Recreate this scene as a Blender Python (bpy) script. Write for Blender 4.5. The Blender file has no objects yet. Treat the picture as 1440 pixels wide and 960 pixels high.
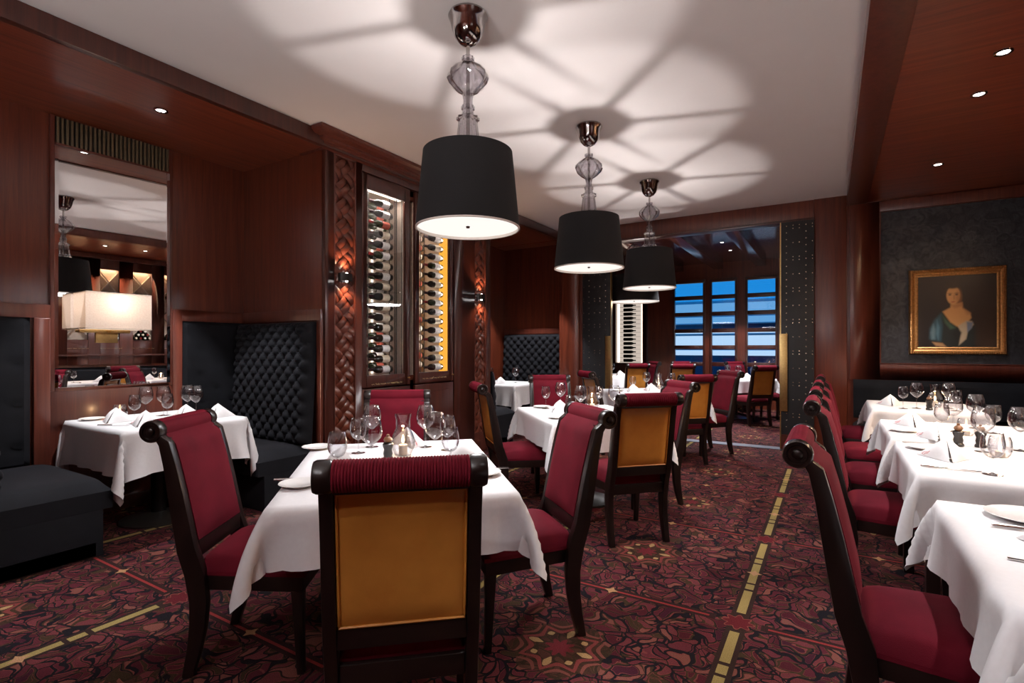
import bpy, bmesh, math, random
import numpy as np
from mathutils import Vector, Matrix

PI = math.pi
R = random.Random(7)
sc = bpy.context.scene
col = sc.collection
TH = math.atan(448 / 735.0)            # the camera looks this far to the left of the room's long axis
SN, CS = math.sin(TH), math.cos(TH)

def W(u, d):
    """sideways / ahead distances from where the photographer stands -> room X, Y"""
    return (u * CS - d * SN, u * SN + d * CS)

def facing(u, d):
    x, y = W(u, d)
    return math.atan2(y, x) - PI / 2

# ------------------------------------------------------------------ node helpers
class NT:
    def __init__(self, name):
        self.m = bpy.data.materials.new(name)
        self.m.use_nodes = True
        self.t = self.m.node_tree
        self.t.nodes.clear()
        self.out = self.t.nodes.new('ShaderNodeOutputMaterial')
    def n(self, typ, **kw):
        nd = self.t.nodes.new(typ)
        for k, v in kw.items():
            setattr(nd, k, v)
        return nd
    def link(self, a, b):
        self.t.links.new(a, b)
    def set(self, sock, v):
        if hasattr(v, 'is_linked') or isinstance(v, bpy.types.NodeSocket):
            self.link(v, sock)
        else:
            if sock.type == 'RGBA' and len(v) == 3:
                v = (*v, 1)
            sock.default_value = v
    def math(self, op, a, b=0.0, c=None, clamp=False):
        nd = self.n('ShaderNodeMath', operation=op, use_clamp=clamp)
        self.set(nd.inputs[0], a)
        self.set(nd.inputs[1], b)
        if c is not None:
            self.set(nd.inputs[2], c)
        return nd.outputs[0]
    def lt(self, a, b):
        return self.math('LESS_THAN', a, b)
    def gt(self, a, b):
        return self.math('GREATER_THAN', a, b)
    def mul(self, a, b):
        return self.math('MULTIPLY', a, b)
    def add(self, a, b):
        return self.math('ADD', a, b)
    def sub(self, a, b):
        return self.math('SUBTRACT', a, b)
    def mix(self, f, a, b):
        nd = self.n('ShaderNodeMix', data_type='RGBA')
        self.set(nd.inputs[0], f)
        self.set(nd.inputs[6], a)
        self.set(nd.inputs[7], b)
        return nd.outputs[2]
    def ramp(self, f, stops, interp='LINEAR'):
        nd = self.n('ShaderNodeValToRGB')
        nd.color_ramp.interpolation = interp
        e = nd.color_ramp.elements
        while len(e) > 1:
            e.remove(e[-1])
        e[0].position = stops[0][0]
        e[0].color = (*stops[0][1], 1)
        for p, c in stops[1:]:
            x = e.new(p)
            x.color = (*c, 1)
        self.set(nd.inputs[0], f)
        return nd.outputs[0]
    def coords(self, scale=(1, 1, 1), kind='Object'):
        tc = self.n('ShaderNodeTexCoord')
        mp = self.n('ShaderNodeMapping')
        mp.inputs['Scale'].default_value = scale
        self.link(tc.outputs[kind], mp.inputs[0])
        return mp.outputs[0]
    def noise(self, vec, scale, detail=3.0, rough=0.5, dist=0.0):
        nd = self.n('ShaderNodeTexNoise')
        self.link(vec, nd.inputs['Vector'])
        nd.inputs['Scale'].default_value = scale
        nd.inputs['Detail'].default_value = detail
        nd.inputs['Roughness'].default_value = rough
        nd.inputs['Distortion'].default_value = dist
        return nd.outputs
    def bump(self, h, strength=0.3, dist=0.01):
        nd = self.n('ShaderNodeBump')
        nd.inputs['Strength'].default_value = strength
        nd.inputs['Distance'].default_value = dist
        self.link(h, nd.inputs['Height'])
        return nd.outputs[0]
    def bsdf(self, color, rough=0.5, metal=0.0, normal=None, **kw):
        p = self.n('ShaderNodeBsdfPrincipled')
        self.set(p.inputs['Base Color'], color)
        self.set(p.inputs['Roughness'], rough)
        self.set(p.inputs['Metallic'], metal)
        if normal is not None:
            self.link(normal, p.inputs['Normal'])
        for k, v in kw.items():
            self.set(p.inputs[k.replace('_', ' ')], v)
        self.link(p.outputs[0], self.out.inputs[0])
        return p

def wood(name, axis, dark, mid, light, rough=0.32, plank=0.0, coat=0.25):
    t = NT(name)
    s = {'x': (0.6, 14, 14), 'y': (14, 0.6, 14), 'z': (14, 14, 0.6)}[axis]
    v = t.coords(s)
    a = t.noise(v, 1.6, 5, 0.6, 0.6)[0]
    b = t.noise(v, 9, 3, 0.6)[0]
    f = t.add(t.mul(a, 0.75), t.mul(b, 0.3))
    c = t.ramp(f, [(0.3, dark), (0.52, mid), (0.75, light)])
    p = t.bsdf(c, rough, normal=t.bump(b, 0.06, 0.003))
    p.inputs['Coat Weight'].default_value = coat
    p.inputs['Coat Roughness'].default_value = 0.18
    return t.m

def plain(name, color, rough=0.5, metal=0.0, vary=0.12, scale=30, bump=0.0, **kw):
    t = NT(name)
    v = t.coords()
    n = t.noise(v, scale, 3)[0]
    c2 = tuple(x * (1 - vary) for x in color)
    c1 = tuple(min(1, x * (1 + vary)) for x in color)
    c = t.ramp(n, [(0.3, c2), (0.7, c1)])
    t.bsdf(c, rough, metal, t.bump(n, bump, 0.004) if bump else None, **kw)
    return t.m

def emit(name, color, strength):
    t = NT(name)
    e = t.n('ShaderNodeEmission')
    e.inputs[0].default_value = (*color, 1)
    e.inputs[1].default_value = strength
    t.link(e.outputs[0], t.out.inputs[0])
    return t.m

def thin_glass(name, tint, gloss=1.0, rough=0.02, edge=None):
    t = NT(name)
    tr = t.n('ShaderNodeBsdfTransparent')
    tr.inputs[0].default_value = (*tint, 1)
    gl = t.n('ShaderNodeBsdfGlossy')
    gl.inputs['Roughness'].default_value = rough
    lw = t.n('ShaderNodeLayerWeight')
    lw.inputs['Blend'].default_value = 0.5
    fz = t.math('POWER', lw.outputs['Facing'], 2.6)
    if edge:
        t.link(t.mix(t.math('POWER', lw.outputs['Facing'], 1.6), tint, edge), tr.inputs[0])
    mx = t.n('ShaderNodeMixShader')
    t.link(t.math('MULTIPLY', t.add(t.mul(fz, 0.85), 0.05), gloss, clamp=True), mx.inputs[0])
    t.link(tr.outputs[0], mx.inputs[1])
    t.link(gl.outputs[0], mx.inputs[2])
    t.link(mx.outputs[0], t.out.inputs[0])
    return t.m

def carpet():
    t = NT('axminster_carpet')
    v = t.coords()
    sx = t.n('ShaderNodeSeparateXYZ')
    t.link(v, sx.inputs[0])
    PX, PY = 1.27, 1.265
    X = t.math('DIVIDE', t.add(sx.outputs[0], 0.378 + 12.7), PX)
    Y = t.math('DIVIDE', t.add(sx.outputs[1], -1.43 + 12.65), PY)
    fx = t.math('FRACT', X)
    fy = t.math('FRACT', Y)
    dx = t.mul(t.math('MINIMUM', fx, t.sub(1.0, fx)), PX)
    dy = t.mul(t.math('MINIMUM', fy, t.sub(1.0, fy)), PY)
    mx = t.mul(t.sub(fx, 0.5), PX)
    my = t.mul(t.sub(fy, 0.5), PY)
    amx = t.math('ABSOLUTE', mx)
    amy = t.math('ABSOLUTE', my)
    r = t.mul(t.math('SQRT', t.add(t.mul(mx, mx), t.mul(my, my))), 1.5)
    th = t.math('ARCTAN2', my, mx)
    c8 = t.math('COSINE', t.mul(th, 8.0))
    c8h = t.math('COSINE', t.mul(th, 4.0))
    # swirling ground
    n1 = t.noise(v, 7.0, 1.0)[1]
    sub = t.n('ShaderNodeVectorMath', operation='SUBTRACT')
    t.link(n1, sub.inputs[0])
    sub.inputs[1].default_value = (0.5, 0.5, 0.5)
    scl = t.n('ShaderNodeVectorMath', operation='SCALE')
    t.link(sub.outputs[0], scl.inputs[0])
    scl.inputs['Scale'].default_value = 0.22
    ad = t.n('ShaderNodeVectorMath', operation='ADD')
    t.link(v, ad.inputs[0])
    t.link(scl.outputs[0], ad.inputs[1])
    def vor(scale, feature, seed=(0, 0, 0)):
        mp = t.n('ShaderNodeMapping')
        mp.inputs['Location'].default_value = seed
        mp.inputs['Scale'].default_value = (1, 1, 0)
        t.link(ad.outputs[0], mp.inputs[0])
        nd = t.n('ShaderNodeTexVoronoi', feature=feature, voronoi_dimensions='2D')
        nd.inputs['Scale'].default_value = scale
        t.link(mp.outputs[0], nd.inputs['Vector'])
        return nd
    cell = vor(19.0, 'F1').outputs['Color']
    sc3 = t.n('ShaderNodeSeparateColor')
    t.link(cell, sc3.inputs[0])
    e1 = vor(19.0, 'DISTANCE_TO_EDGE').outputs[0]
    e2 = vor(6.5, 'DISTANCE_TO_EDGE', (3.3, 1.7, 0)).outputs[0]
    BLK, OLV = (0.010, 0.007, 0.010), (0.050, 0.028, 0.014)
    pal = t.ramp(sc3.outputs[0], [(0.0, (0.075, 0.011, 0.017)), (0.2, (0.15, 0.032, 0.036)), (0.42, (0.10, 0.016, 0.024)),
                                  (0.58, OLV), (0.66, (0.21, 0.070, 0.052)), (0.82, (0.13, 0.024, 0.032)), (0.94, (0.055, 0.010, 0.02))], 'CONSTANT')
    rim = t.mix(t.mul(t.gt(e1, 0.125), t.gt(sc3.outputs[1], 0.45)), (0.19, 0.045, 0.042), pal)
    rim = t.mix(t.gt(e1, 0.165), rim, pal)
    g = t.mix(t.gt(e1, 0.10), t.mix(t.gt(sc3.outputs[2], 0.5), BLK, OLV), rim)
    g = t.mix(t.lt(e2, 0.050), g, BLK)
    # medallions in the middle of each square
    med = t.lt(t.add(r, t.mul(c8, 0.025)), 0.315)
    g = t.mix(t.mul(med, t.math('MULTIPLY', t.gt(r, 0.0), 0.72)), g, OLV)
    pet = t.lt(t.math('ABSOLUTE', t.sub(r, 0.175)), t.mul(t.sub(c8, 0.30), t.add(0.055, t.mul(c8h, 0.022))))
    chev_a = t.math('COSINE', t.add(t.mul(th, 8.0), PI))
    chr_ = t.sub(r, t.add(0.262, t.mul(t.math('ABSOLUTE', t.math('SINE', t.mul(th, 4.0))), -0.075)))
    g = t.mix(t.lt(t.math('ABSOLUTE', chr_), 0.018), g, (0.22, 0.045, 0.04))
    chr2 = t.sub(r, t.add(0.335, t.mul(t.math('ABSOLUTE', t.math('SINE', t.mul(th, 4.0))), -0.085)))
    g = t.mix(t.mul(t.lt(t.math('ABSOLUTE', chr2), 0.014), t.gt(chev_a, -0.6)), g, (0.20, 0.06, 0.045))
    g = t.mix(pet, g, (0.44, 0.27, 0.12))
    g = t.mix(t.lt(r, t.add(0.082, t.mul(c8, 0.022))), g, (0.16, 0.02, 0.026))
    # bands that divide the squares
    inb = t.gt(dy, 0.10)
    g = t.mix(t.lt(dx, 0.042), g, (0.035, 0.017, 0.014))
    gaps = t.mul(t.gt(t.math('ABSOLUTE', t.sub(dy, 0.385)), 0.012), t.gt(t.math('ABSOLUTE', t.sub(dy, 0.475)), 0.010))
    g = t.mix(t.mul(t.mul(t.lt(dx, 0.021), inb), gaps), g, (0.34, 0.25, 0.09))
    g = t.mix(t.mul(t.lt(dy, 0.030), t.gt(dx, 0.10)), g, (0.032, 0.013, 0.012))
    g = t.mix(t.mul(t.lt(dy, 0.0075), t.gt(dx, 0.13)), g, (0.27, 0.032, 0.030))
    s1 = t.lt(t.add(t.mul(dx, 0.55), amy), 0.023)
    s2 = t.lt(t.add(dx, t.mul(amy, 0.55)), 0.023)
    g = t.mix(t.math('MAXIMUM', s1, s2), g, (0.50, 0.27, 0.14))
    s3 = t.lt(t.add(t.mul(dy, 0.55), amx), 0.021)
    s4 = t.lt(t.add(dy, t.mul(amx, 0.55)), 0.021)
    g = t.mix(t.math('MAXIMUM', s3, s4), g, (0.46, 0.25, 0.12))
    rc = t.math('SQRT', t.add(t.mul(dx, dx), t.mul(dy, dy)))
    tc = t.math('ARCTAN2', dy, dx)
    cc = t.math('COSINE', t.mul(tc, 8.0))
    g = t.mix(t.lt(rc, t.add(0.064, t.mul(cc, 0.012))), g, (0.22, 0.06, 0.045))
    g = t.mix(t.lt(rc, t.add(0.057, t.mul(cc, 0.012))), g, (0.12, 0.013, 0.018))
    n2 = t.noise(v, 260, 2)[0]
    g2 = t.n('ShaderNodeMix', data_type='RGBA', blend_type='MULTIPLY')
    g2.inputs[0].default_value = 1.0
    t.link(g, g2.inputs[6])
    t.link(t.ramp(n2, [(0.25, (0.36, 0.36, 0.36)), (0.75, (0.90, 0.90, 0.90))]), g2.inputs[7])
    t.bsdf(g2.outputs[2], 0.95, normal=t.bump(n2, 0.5, 0.004), Specular_IOR_Level=0.1)
    return t.m

def velvet(name, c, sheen=0.15):
    t = NT(name)
    v = t.coords()
    n = t.noise(v, 7, 3)[0]
    f = t.noise(v, 420, 1)[0]
    cc = t.ramp(n, [(0.3, tuple(x * 0.8 for x in c)), (0.7, tuple(x * 1.15 for x in c))])
    p = t.bsdf(cc, 0.85, normal=t.bump(f, 0.25, 0.002), Specular_IOR_Level=0.15)
    p.inputs['Sheen Weight'].default_value = sheen
    p.inputs['Sheen Roughness'].default_value = 0.35
    p.inputs['Sheen Tint'].default_value = (min(1, c[0] * 4 + 0.05), min(1, c[1] * 2 + 0.05), min(1, c[2] * 2 + 0.06), 1)
    return t.m

M = {}
MAH = ((0.050, 0.0105, 0.0055), (0.108, 0.0215, 0.0095), (0.160, 0.036, 0.0145))
M['wood_z'] = wood('mahogany_upright', 'z', *MAH)
M['wood_y_lit'] = wood('mahogany_long_lit', 'y', *[tuple(min(1, v * 1.7) for v in c) for c in MAH])  # same mahogany, lightened to stand in for light on the booth soffit
M['wood_x_lit'] = wood('mahogany_cross_lit', 'x', *[tuple(min(1, v * 1.7) for v in c) for c in MAH])  # likewise lightened in colour, for light on the table row soffit
M['wood_dark'] = wood('dark_mahogany', 'z', (0.026, 0.0070, 0.0048), (0.054, 0.0130, 0.008), (0.080, 0.020, 0.0115), 0.28)
M['wood_trim'] = wood('mahogany_trim', 'z', (0.062, 0.0150, 0.0095), (0.105, 0.025, 0.015), (0.140, 0.037, 0.021), 0.3)
M['wood_far'] = wood('far_room_mahogany', 'y', (0.05, 0.014, 0.012), (0.09, 0.024, 0.018), (0.12, 0.034, 0.024), 0.2, coat=0.8)
M['woven'] = plain('woven_leather', (0.105, 0.025, 0.013), 0.30, vary=0.3, scale=14)
M['chairwood'] = plain('ebonised_wood', (0.0095, 0.0048, 0.0040), 0.30, vary=0.35, scale=9)
M['carpet'] = carpet()
M['ceil'] = plain('matt_ceiling_paint', (0.85, 0.80, 0.78), 0.9, vary=0.01, scale=3)
M['red'] = velvet('red_velvet', (0.105, 0.0038, 0.0115))
M['roll'] = velvet('ribbed_red_velvet', (0.150, 0.0065, 0.018))
M['black'] = velvet('charcoal_velvet', (0.0085, 0.0090, 0.0115), 0.5)
M['linen'] = plain('white_linen', (0.80, 0.79, 0.80), 0.85, vary=0.02, scale=60, bump=0.05)
M['napkin'] = plain('napkin_linen', (0.86, 0.85, 0.85), 0.85, vary=0.02, scale=80)
M['china'] = plain('white_china', (0.85, 0.84, 0.82), 0.12, vary=0.01)
M['steel'] = plain('polished_steel', (0.62, 0.61, 0.60), 0.16, 1.0, vary=0.05)
M['chrome'] = plain('smoked_chrome', (0.36, 0.33, 0.32), 0.08, 1.0, vary=0.05)
M['brass'] = plain('brushed_brass', (0.55, 0.37, 0.15), 0.32, 1.0, vary=0.1, scale=50)
M['gilt'] = plain('gilded_wood', (0.50, 0.25, 0.085), 0.38, 0.75, vary=0.25, scale=60)
M['glass'] = thin_glass('clear_glassware', (0.97, 0.97, 0.98), 1.5, edge=(0.84, 0.84, 0.85))
M['pane'] = thin_glass('window_glass', (0.97, 0.98, 1.0), 0.9)
M['smoke'] = thin_glass('smoked_glass', (0.74, 0.72, 0.75), 2.2, edge=(0.22, 0.20, 0.22))
M['shade'] = plain('black_shade_fabric', (0.0060, 0.0055, 0.0065), 0.9, vary=0.2, scale=200)
M['liner'] = plain('white_shade_liner', (0.80, 0.74, 0.68), 0.8, vary=0.02)
M['diffuser'] = emit('glowing_diffuser', (1.0, 0.90, 0.84), 1.0)
M['lens'] = emit('lit_lens', (1.0, 0.95, 0.92), 14.0)
M['flame'] = emit('candle_flame', (1.0, 0.62, 0.28), 22.0)
M['led'] = emit('warm_strip_light', (1.0, 0.84, 0.68), 2.2)
M['amber'] = emit('amber_strip_light', (1.0, 0.42, 0.05), 1.3)
M['wax'] = plain('candle_wax', (0.85, 0.74, 0.6), 0.5, vary=0.03)
M['mirror'] = NT('mirror_silver').m
_t = NT('mirror_glass')
_t.bsdf((0.86, 0.85, 0.85), 0.0, 1.0)
M['mirror'] = _t.m
M['bottle'] = plain('dark_bottle_glass', (0.010, 0.011, 0.007), 0.08, vary=0.3)
M['bottle_green'] = plain('green_bottle_glass', (0.022, 0.03, 0.012), 0.08, vary=0.3)
M['label_cream'] = plain('cream_paper_label', (0.72, 0.62, 0.46), 0.7, vary=0.15, scale=70)
M['label_white'] = plain('white_paper_label', (0.8, 0.77, 0.72), 0.7, vary=0.12, scale=70)
M['label_red'] = plain('red_paper_label', (0.45, 0.08, 0.05), 0.6, vary=0.3, scale=60)
M['foil_dark'] = plain('dark_foil', (0.03, 0.01, 0.012), 0.3, 0.5)
M['foil_red'] = plain('red_foil', (0.25, 0.02, 0.02), 0.3, 0.5)
M['cab_in'] = plain('pale_cabinet_lining', (0.50, 0.41, 0.33), 0.6, vary=0.1)
M['iron'] = plain('black_rack_rod', (0.012, 0.011, 0.011), 0.35, 0.6)
M['door_leather'] = plain('black_door_leather', (0.0085, 0.0085, 0.010), 0.5, vary=0.25, scale=90, bump=0.25)
M['studs'] = plain('pale_brass_studs', (0.75, 0.66, 0.50), 0.25, 1.0)
M['embossed'] = None
_t = NT('embossed_black_wall_covering')
_v = _t.coords((1, 1, 1))
_n = _t.noise(_v, 11, 2, 0.5, 1.5)[0]
_n2 = _t.noise(_t.coords((150, 150, 14)), 1.5, 2)[0]
_h = _t.add(_n, _t.mul(_n2, 0.5))
_t.bsdf(_t.ramp(_n, [(0.35, (0.010, 0.0105, 0.014)), (0.68, (0.026, 0.027, 0.034))]), _t.ramp(_n, [(0.4, (0.6,) * 3), (0.65, (0.35,) * 3)]), normal=_t.bump(_h, 0.5, 0.01))
M['embossed'] = _t.m
M['slate'] = plain('grey_metal_strip', (0.16, 0.17, 0.20), 0.4, 0.6)
M['grille'] = plain('bronze_grille', (0.13, 0.095, 0.055), 0.4, 0.3)
M['gold_ink'] = plain('gold_lettering', (0.75, 0.62, 0.36), 0.35, 0.6)
M['red_ink'] = plain('red_embroidery', (0.55, 0.02, 0.03), 0.7)
M['facade'] = plain('pale_facade_panels', (0.62, 0.66, 0.72), 0.6, vary=0.1, scale=2)
M['facade_glass'] = plain('dark_facade_glazing', (0.02, 0.06, 0.12), 0.15)
M['officelight'] = emit('lit_office_band', (0.50, 0.74, 1.0), 0.95)
M['officeblue'] = emit('blue_lit_office_band', (0.16, 0.46, 0.86), 0.8)
M['rack_glow'] = emit('glowing_rack_panel', (1.0, 0.84, 0.72), 0.55)
M['asphalt'] = plain('dusk_asphalt', (0.05, 0.06, 0.08), 0.9)
M['pepper'] = plain('dark_mill_wood', (0.02, 0.017, 0.015), 0.3)
M['cork'] = plain('turned_wood_knob', (0.18, 0.08, 0.03), 0.4)
_t = NT('cream_lampshade_fabric')
_a, _b, _m = _t.n('ShaderNodeBsdfTranslucent'), _t.n('ShaderNodeBsdfDiffuse'), _t.n('ShaderNodeMixShader')
_c = _t.ramp(_t.noise(_t.coords(), 90, 2)[0], [(0.3, (0.84, 0.70, 0.60)), (0.7, (0.92, 0.80, 0.70))])
_t.link(_c, _a.inputs[0])
_t.link(_c, _b.inputs[0])
_m.inputs[0].default_value = 0.45
_t.link(_a.outputs[0], _m.inputs[1])
_t.link(_b.outputs[0], _m.inputs[2])
_t.link(_m.outputs[0], _t.out.inputs[0])
M['cream_shade'] = _t.m
_t = NT('amber_leather')
_v = _t.coords()
_n = _t.noise(_v, 5, 4, 0.6)[0]
_n2 = _t.noise(_v, 240, 2)[0]
_t.bsdf(_t.ramp(_n, [(0.3, (0.46, 0.175, 0.026)), (0.7, (0.60, 0.25, 0.042))]), 0.42, normal=_t.bump(_n2, 0.15, 0.002))
M['leather'] = _t.m
_t = NT('oil_painting')
_a = _t.n('ShaderNodeVertexColor', layer_name='paint')
_t.bsdf(_a.outputs[0], 0.35)
M['paint'] = _t.m

# ------------------------------------------------------------------ mesh helpers
class MB:
    def __init__(self):
        self.v, self.f = [], []
    def raw(self, vs, fs):
        o = len(self.v)
        self.v += [tuple(p) for p in vs]
        self.f += [tuple(i + o for i in f) for f in fs]
        return self
    def box(self, x0, x1, y0, y1, z0, z1):
        p = [(x, y, z) for z in (z0, z1) for y in (y0, y1) for x in (x0, x1)]
        return self.raw(p, [(0, 2, 3, 1), (4, 5, 7, 6), (0, 1, 5, 4), (2, 6, 7, 3), (0, 4, 6, 2), (1, 3, 7, 5)])
    def grid(self, fn, nu, nv, wrap=False):
        vs = [fn(i / nu, j / nv) for i in range(nu if wrap else nu + 1) for j in range(nv + 1)]
        m = nv + 1
        fs = []
        for i in range(nu):
            a = i
            b = (i + 1) % nu if wrap else i + 1
            for j in range(nv):
                fs.append((a * m + j, b * m + j, b * m + j + 1, a * m + j + 1))
        return self.raw(vs, fs)
    def lathe(self, prof, seg=24, c=(0, 0, 0), axis='z', caps=True, flute=0.0, nfl=0):
        vs, fs = [], []
        n = len(prof)
        for i in range(seg):
            a = 2 * PI * i / seg
            k = 1 + (flute * math.cos(nfl * a) if flute else 0)
            for r, h in prof:
                x, y = r * k * math.cos(a), r * k * math.sin(a)
                p = (x, y, h) if axis == 'z' else ((h, x, y) if axis == 'x' else (y, h, x))
                vs.append((p[0] + c[0], p[1] + c[1], p[2] + c[2]))
        for i in range(seg):
            b = (i + 1) % seg
            for j in range(n - 1):
                fs.append((i * n + j, b * n + j, b * n + j + 1, i * n + j + 1))
        if caps:
            if prof[0][0] > 1e-5:
                fs.append(tuple(i * n for i in reversed(range(seg))))
            if prof[-1][0] > 1e-5:
                fs.append(tuple(i * n + n - 1 for i in range(seg)))
        return self.raw(vs, fs)
    def tube(self, pts, r, seg=6, closed=False):
        pts = [Vector(p) for p in pts]
        n = len(pts)
        vs, fs = [], []
        for i, p in enumerate(pts):
            a = pts[(i - 1) % n] if (closed or i > 0) else p
            b = pts[(i + 1) % n] if (closed or i < n - 1) else p
            t = (b - a).normalized()
            s = t.cross(Vector((0, 0, 1)))
            if s.length < 1e-3:
                s = t.cross(Vector((0, 1, 0)))
            s.normalize()
            q = t.cross(s)
            rr = r[i] if isinstance(r, (list, tuple)) else r
            for k in range(seg):
                a_ = 2 * PI * k / seg
                vs.append(p + s * rr * math.cos(a_) + q * rr * math.sin(a_))
        for i in range(n if closed else n - 1):
            b = (i + 1) % n
            for k in range(seg):
                fs.append((i * seg + k, i * seg + (k + 1) % seg, b * seg + (k + 1) % seg, b * seg + k))
        if not closed:
            fs.append(tuple(reversed(range(seg))))
            fs.append(tuple((n - 1) * seg + k for k in range(seg)))
        return self.raw(vs, fs)
    def prism(self, poly, t0, t1, plane='yz'):
        n = len(poly)
        def P(a, b, t):
            return {'yz': (t, a, b), 'xz': (a, t, b), 'xy': (a, b, t)}[plane]
        vs = [P(a, b, t0) for a, b in poly] + [P(a, b, t1) for a, b in poly]
        fs = [tuple(reversed(range(n))), tuple(range(n, 2 * n))]
        fs += [(i, (i + 1) % n, n + (i + 1) % n, n + i) for i in range(n)]
        return self.raw(vs, fs)
    def ball(self, c, rx, ry, rz, seg=8, rings=5):
        prof = [(max(1e-6, math.sin(PI * i / rings)), -math.cos(PI * i / rings)) for i in range(rings + 1)]
        vs, fs = [], []
        n = len(prof)
        for i in range(seg):
            a = 2 * PI * i / seg
            for r, h in prof:
                vs.append((c[0] + rx * r * math.cos(a), c[1] + ry * r * math.sin(a), c[2] + rz * h))
        for i in range(seg):
            b = (i + 1) % seg
            for j in range(n - 1):
                fs.append((i * n + j, b * n + j, b * n + j + 1, i * n + j + 1))
        return self.raw(vs, fs)
    def xf(self, mat):
        self.v = [tuple(mat @ Vector(p)) for p in self.v]
        return self
    def mesh(self, name, bevel=0.0, smooth=None, segs=2):
        me = bpy.data.meshes.new(name)
        me.from_pydata(self.v, [], self.f)
        bm = bmesh.new()
        bm.from_mesh(me)
        bmesh.ops.remove_doubles(bm, verts=bm.verts, dist=1e-5)
        bmesh.ops.recalc_face_normals(bm, faces=bm.faces)
        if bevel:
            es = [e for e in bm.edges if len(e.link_faces) == 2 and e.calc_face_angle(0) > 0.5]
            bmesh.ops.bevel(bm, geom=es, offset=bevel, segments=segs, affect='EDGES', profile=0.6, clamp_overlap=True)
        ang = 0.7 if smooth is None else smooth
        for f in bm.faces:
            f.smooth = True
        for e in bm.edges:
            e.smooth = not (len(e.link_faces) == 2 and e.calc_face_angle(0) > ang)
        bm.to_mesh(me)
        bm.free()
        return me

def put(name, me, mat, parent=None, loc=None, rz=None):
    o = bpy.data.objects.new(name, me)
    if mat is not None and hasattr(me, 'materials') and not me.materials:
        me.materials.append(mat)
    col.objects.link(o)
    if parent is not None:
        o.parent = parent
    if loc is not None:
        o.location = loc
    if rz is not None:
        o.rotation_euler = (0, 0, rz)
    return o

def obj(name, mb, mat, parent=None, bevel=0.0, smooth=None, loc=None, rz=None, segs=2):
    return put(name, mb.mesh(name, bevel, smooth, segs), mat, parent, loc, rz)

def tag(o, label=None, cat=None, group=None, kind=None):
    if label:
        o['label'] = label
    if cat:
        o['category'] = cat
    if group:
        o['group'] = group
    if kind:
        o['kind'] = kind
    return o

def thing(name, label, cat, loc=(0, 0, 0), rz=0.0, group=None):
    o = bpy.data.objects.new(name, None)
    o.empty_display_size = 0.1
    col.objects.link(o)
    o.location = loc
    o.rotation_euler = (0, 0, rz)
    return tag(o, label, cat, group)

KIDS = {}
def kids(o):
    return [c for c in o.children]

def dup(o, loc, rz, label, group=None, parent=None):
    c = o.copy()
    col.objects.link(c)
    if parent is not None:
        c.parent = parent
    else:
        c.location = loc
        c.rotation_euler = (0, 0, rz)
        c['label'] = label
        if group:
            c['group'] = group
    for ch in kids(o):
        dup(ch, None, None, None, None, c)
    return c

def struct(name, mb, mat, label=None, bevel=0.0, parent=None, smooth=None):
    o = obj(name, mb, mat, parent, bevel, smooth)
    if parent is None:
        o['kind'] = 'structure'
        if label:
            o['label'] = label
    return o

def lamp(name, typ, loc, power, color, parent=None, **kw):
    l = bpy.data.lights.new(name, typ)
    l.energy = power
    l.color = color
    for k, v in kw.items():
        setattr(l, k, v)
    o = bpy.data.objects.new(name, l)
    col.objects.link(o)
    o.location = loc
    if parent is not None:
        o.parent = parent
    return o

ORD = ['first', 'second', 'third', 'fourth', 'fifth', 'sixth', 'seventh', 'eighth', 'ninth', 'tenth', 'eleventh', 'twelfth',
       'thirteenth', 'fourteenth', 'fifteenth', 'sixteenth', 'seventeenth', 'eighteenth', 'nineteenth', 'twentieth']

# ------------------------------------------------------------------ the room
XL, YB, ZC, ZS = -4.98, 7.62, 3.18, 3.05       # left wall, door wall, ceiling, soffit
XR, YF = 2.0, -2.6
BX, BR = -3.72, 0.17                            # faces of the two dropped soffits
YW = 12.3                                       # window wall of the far room

struct('floor', MB().box(XL - 0.2, 4.0, YF - 0.1, YW + 0.1, -0.12, 0.0), M['carpet'], 'patterned red and black carpet with gold and red bands')
struct('ceiling', MB().box(BX - 0.04, BR + 0.04, YF, YB, ZC, ZC + 0.1), M['ceil'], 'pale matt ceiling over the middle of the dining room')
# soffits (wood panelled), with their edge trims
struct('ceiling_soffit_left', MB().box(XL, BX - 0.05, YF, YB + 0.5, ZS + 0.008, ZS + 0.1), M['wood_y_lit'], 'polished mahogany soffit over the booths')
struct('ceiling_soffit_right', MB().box(BR + 0.2, XR + 0.1, YF, YB, ZS + 0.012, ZS + 0.1), M['wood_x_lit'], 'polished mahogany soffit over the long table row')
struct('trim_1', MB().box(BX - 0.055, BX, YF, YB, ZS, ZC - 0.006), M['wood_dark'], 'dark fascia along the booth soffit', 0.004)
struct('trim_2', MB().box(BR, BR + 0.205, YF, YB, ZS, ZC - 0.006), M['wood_trim'], 'wide fascia along the table row soffit', 0.004)
struct('wall_left', MB().box(XL - 0.12, XL, YF, YB + 0.6, 0, ZC), M['wood_z'], 'mahogany panelled wall behind the booths')
struct('wall_right', MB().box(XR, XR + 0.1, YF, YB, 0, ZC), M['wood_z'], 'mahogany wall behind the long table row')
struct('wall_front', MB().box(XL, XR, YF - 0.1, YF, 0, ZC), M['wood_z'], 'mahogany wall at the near end of the room')
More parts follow.
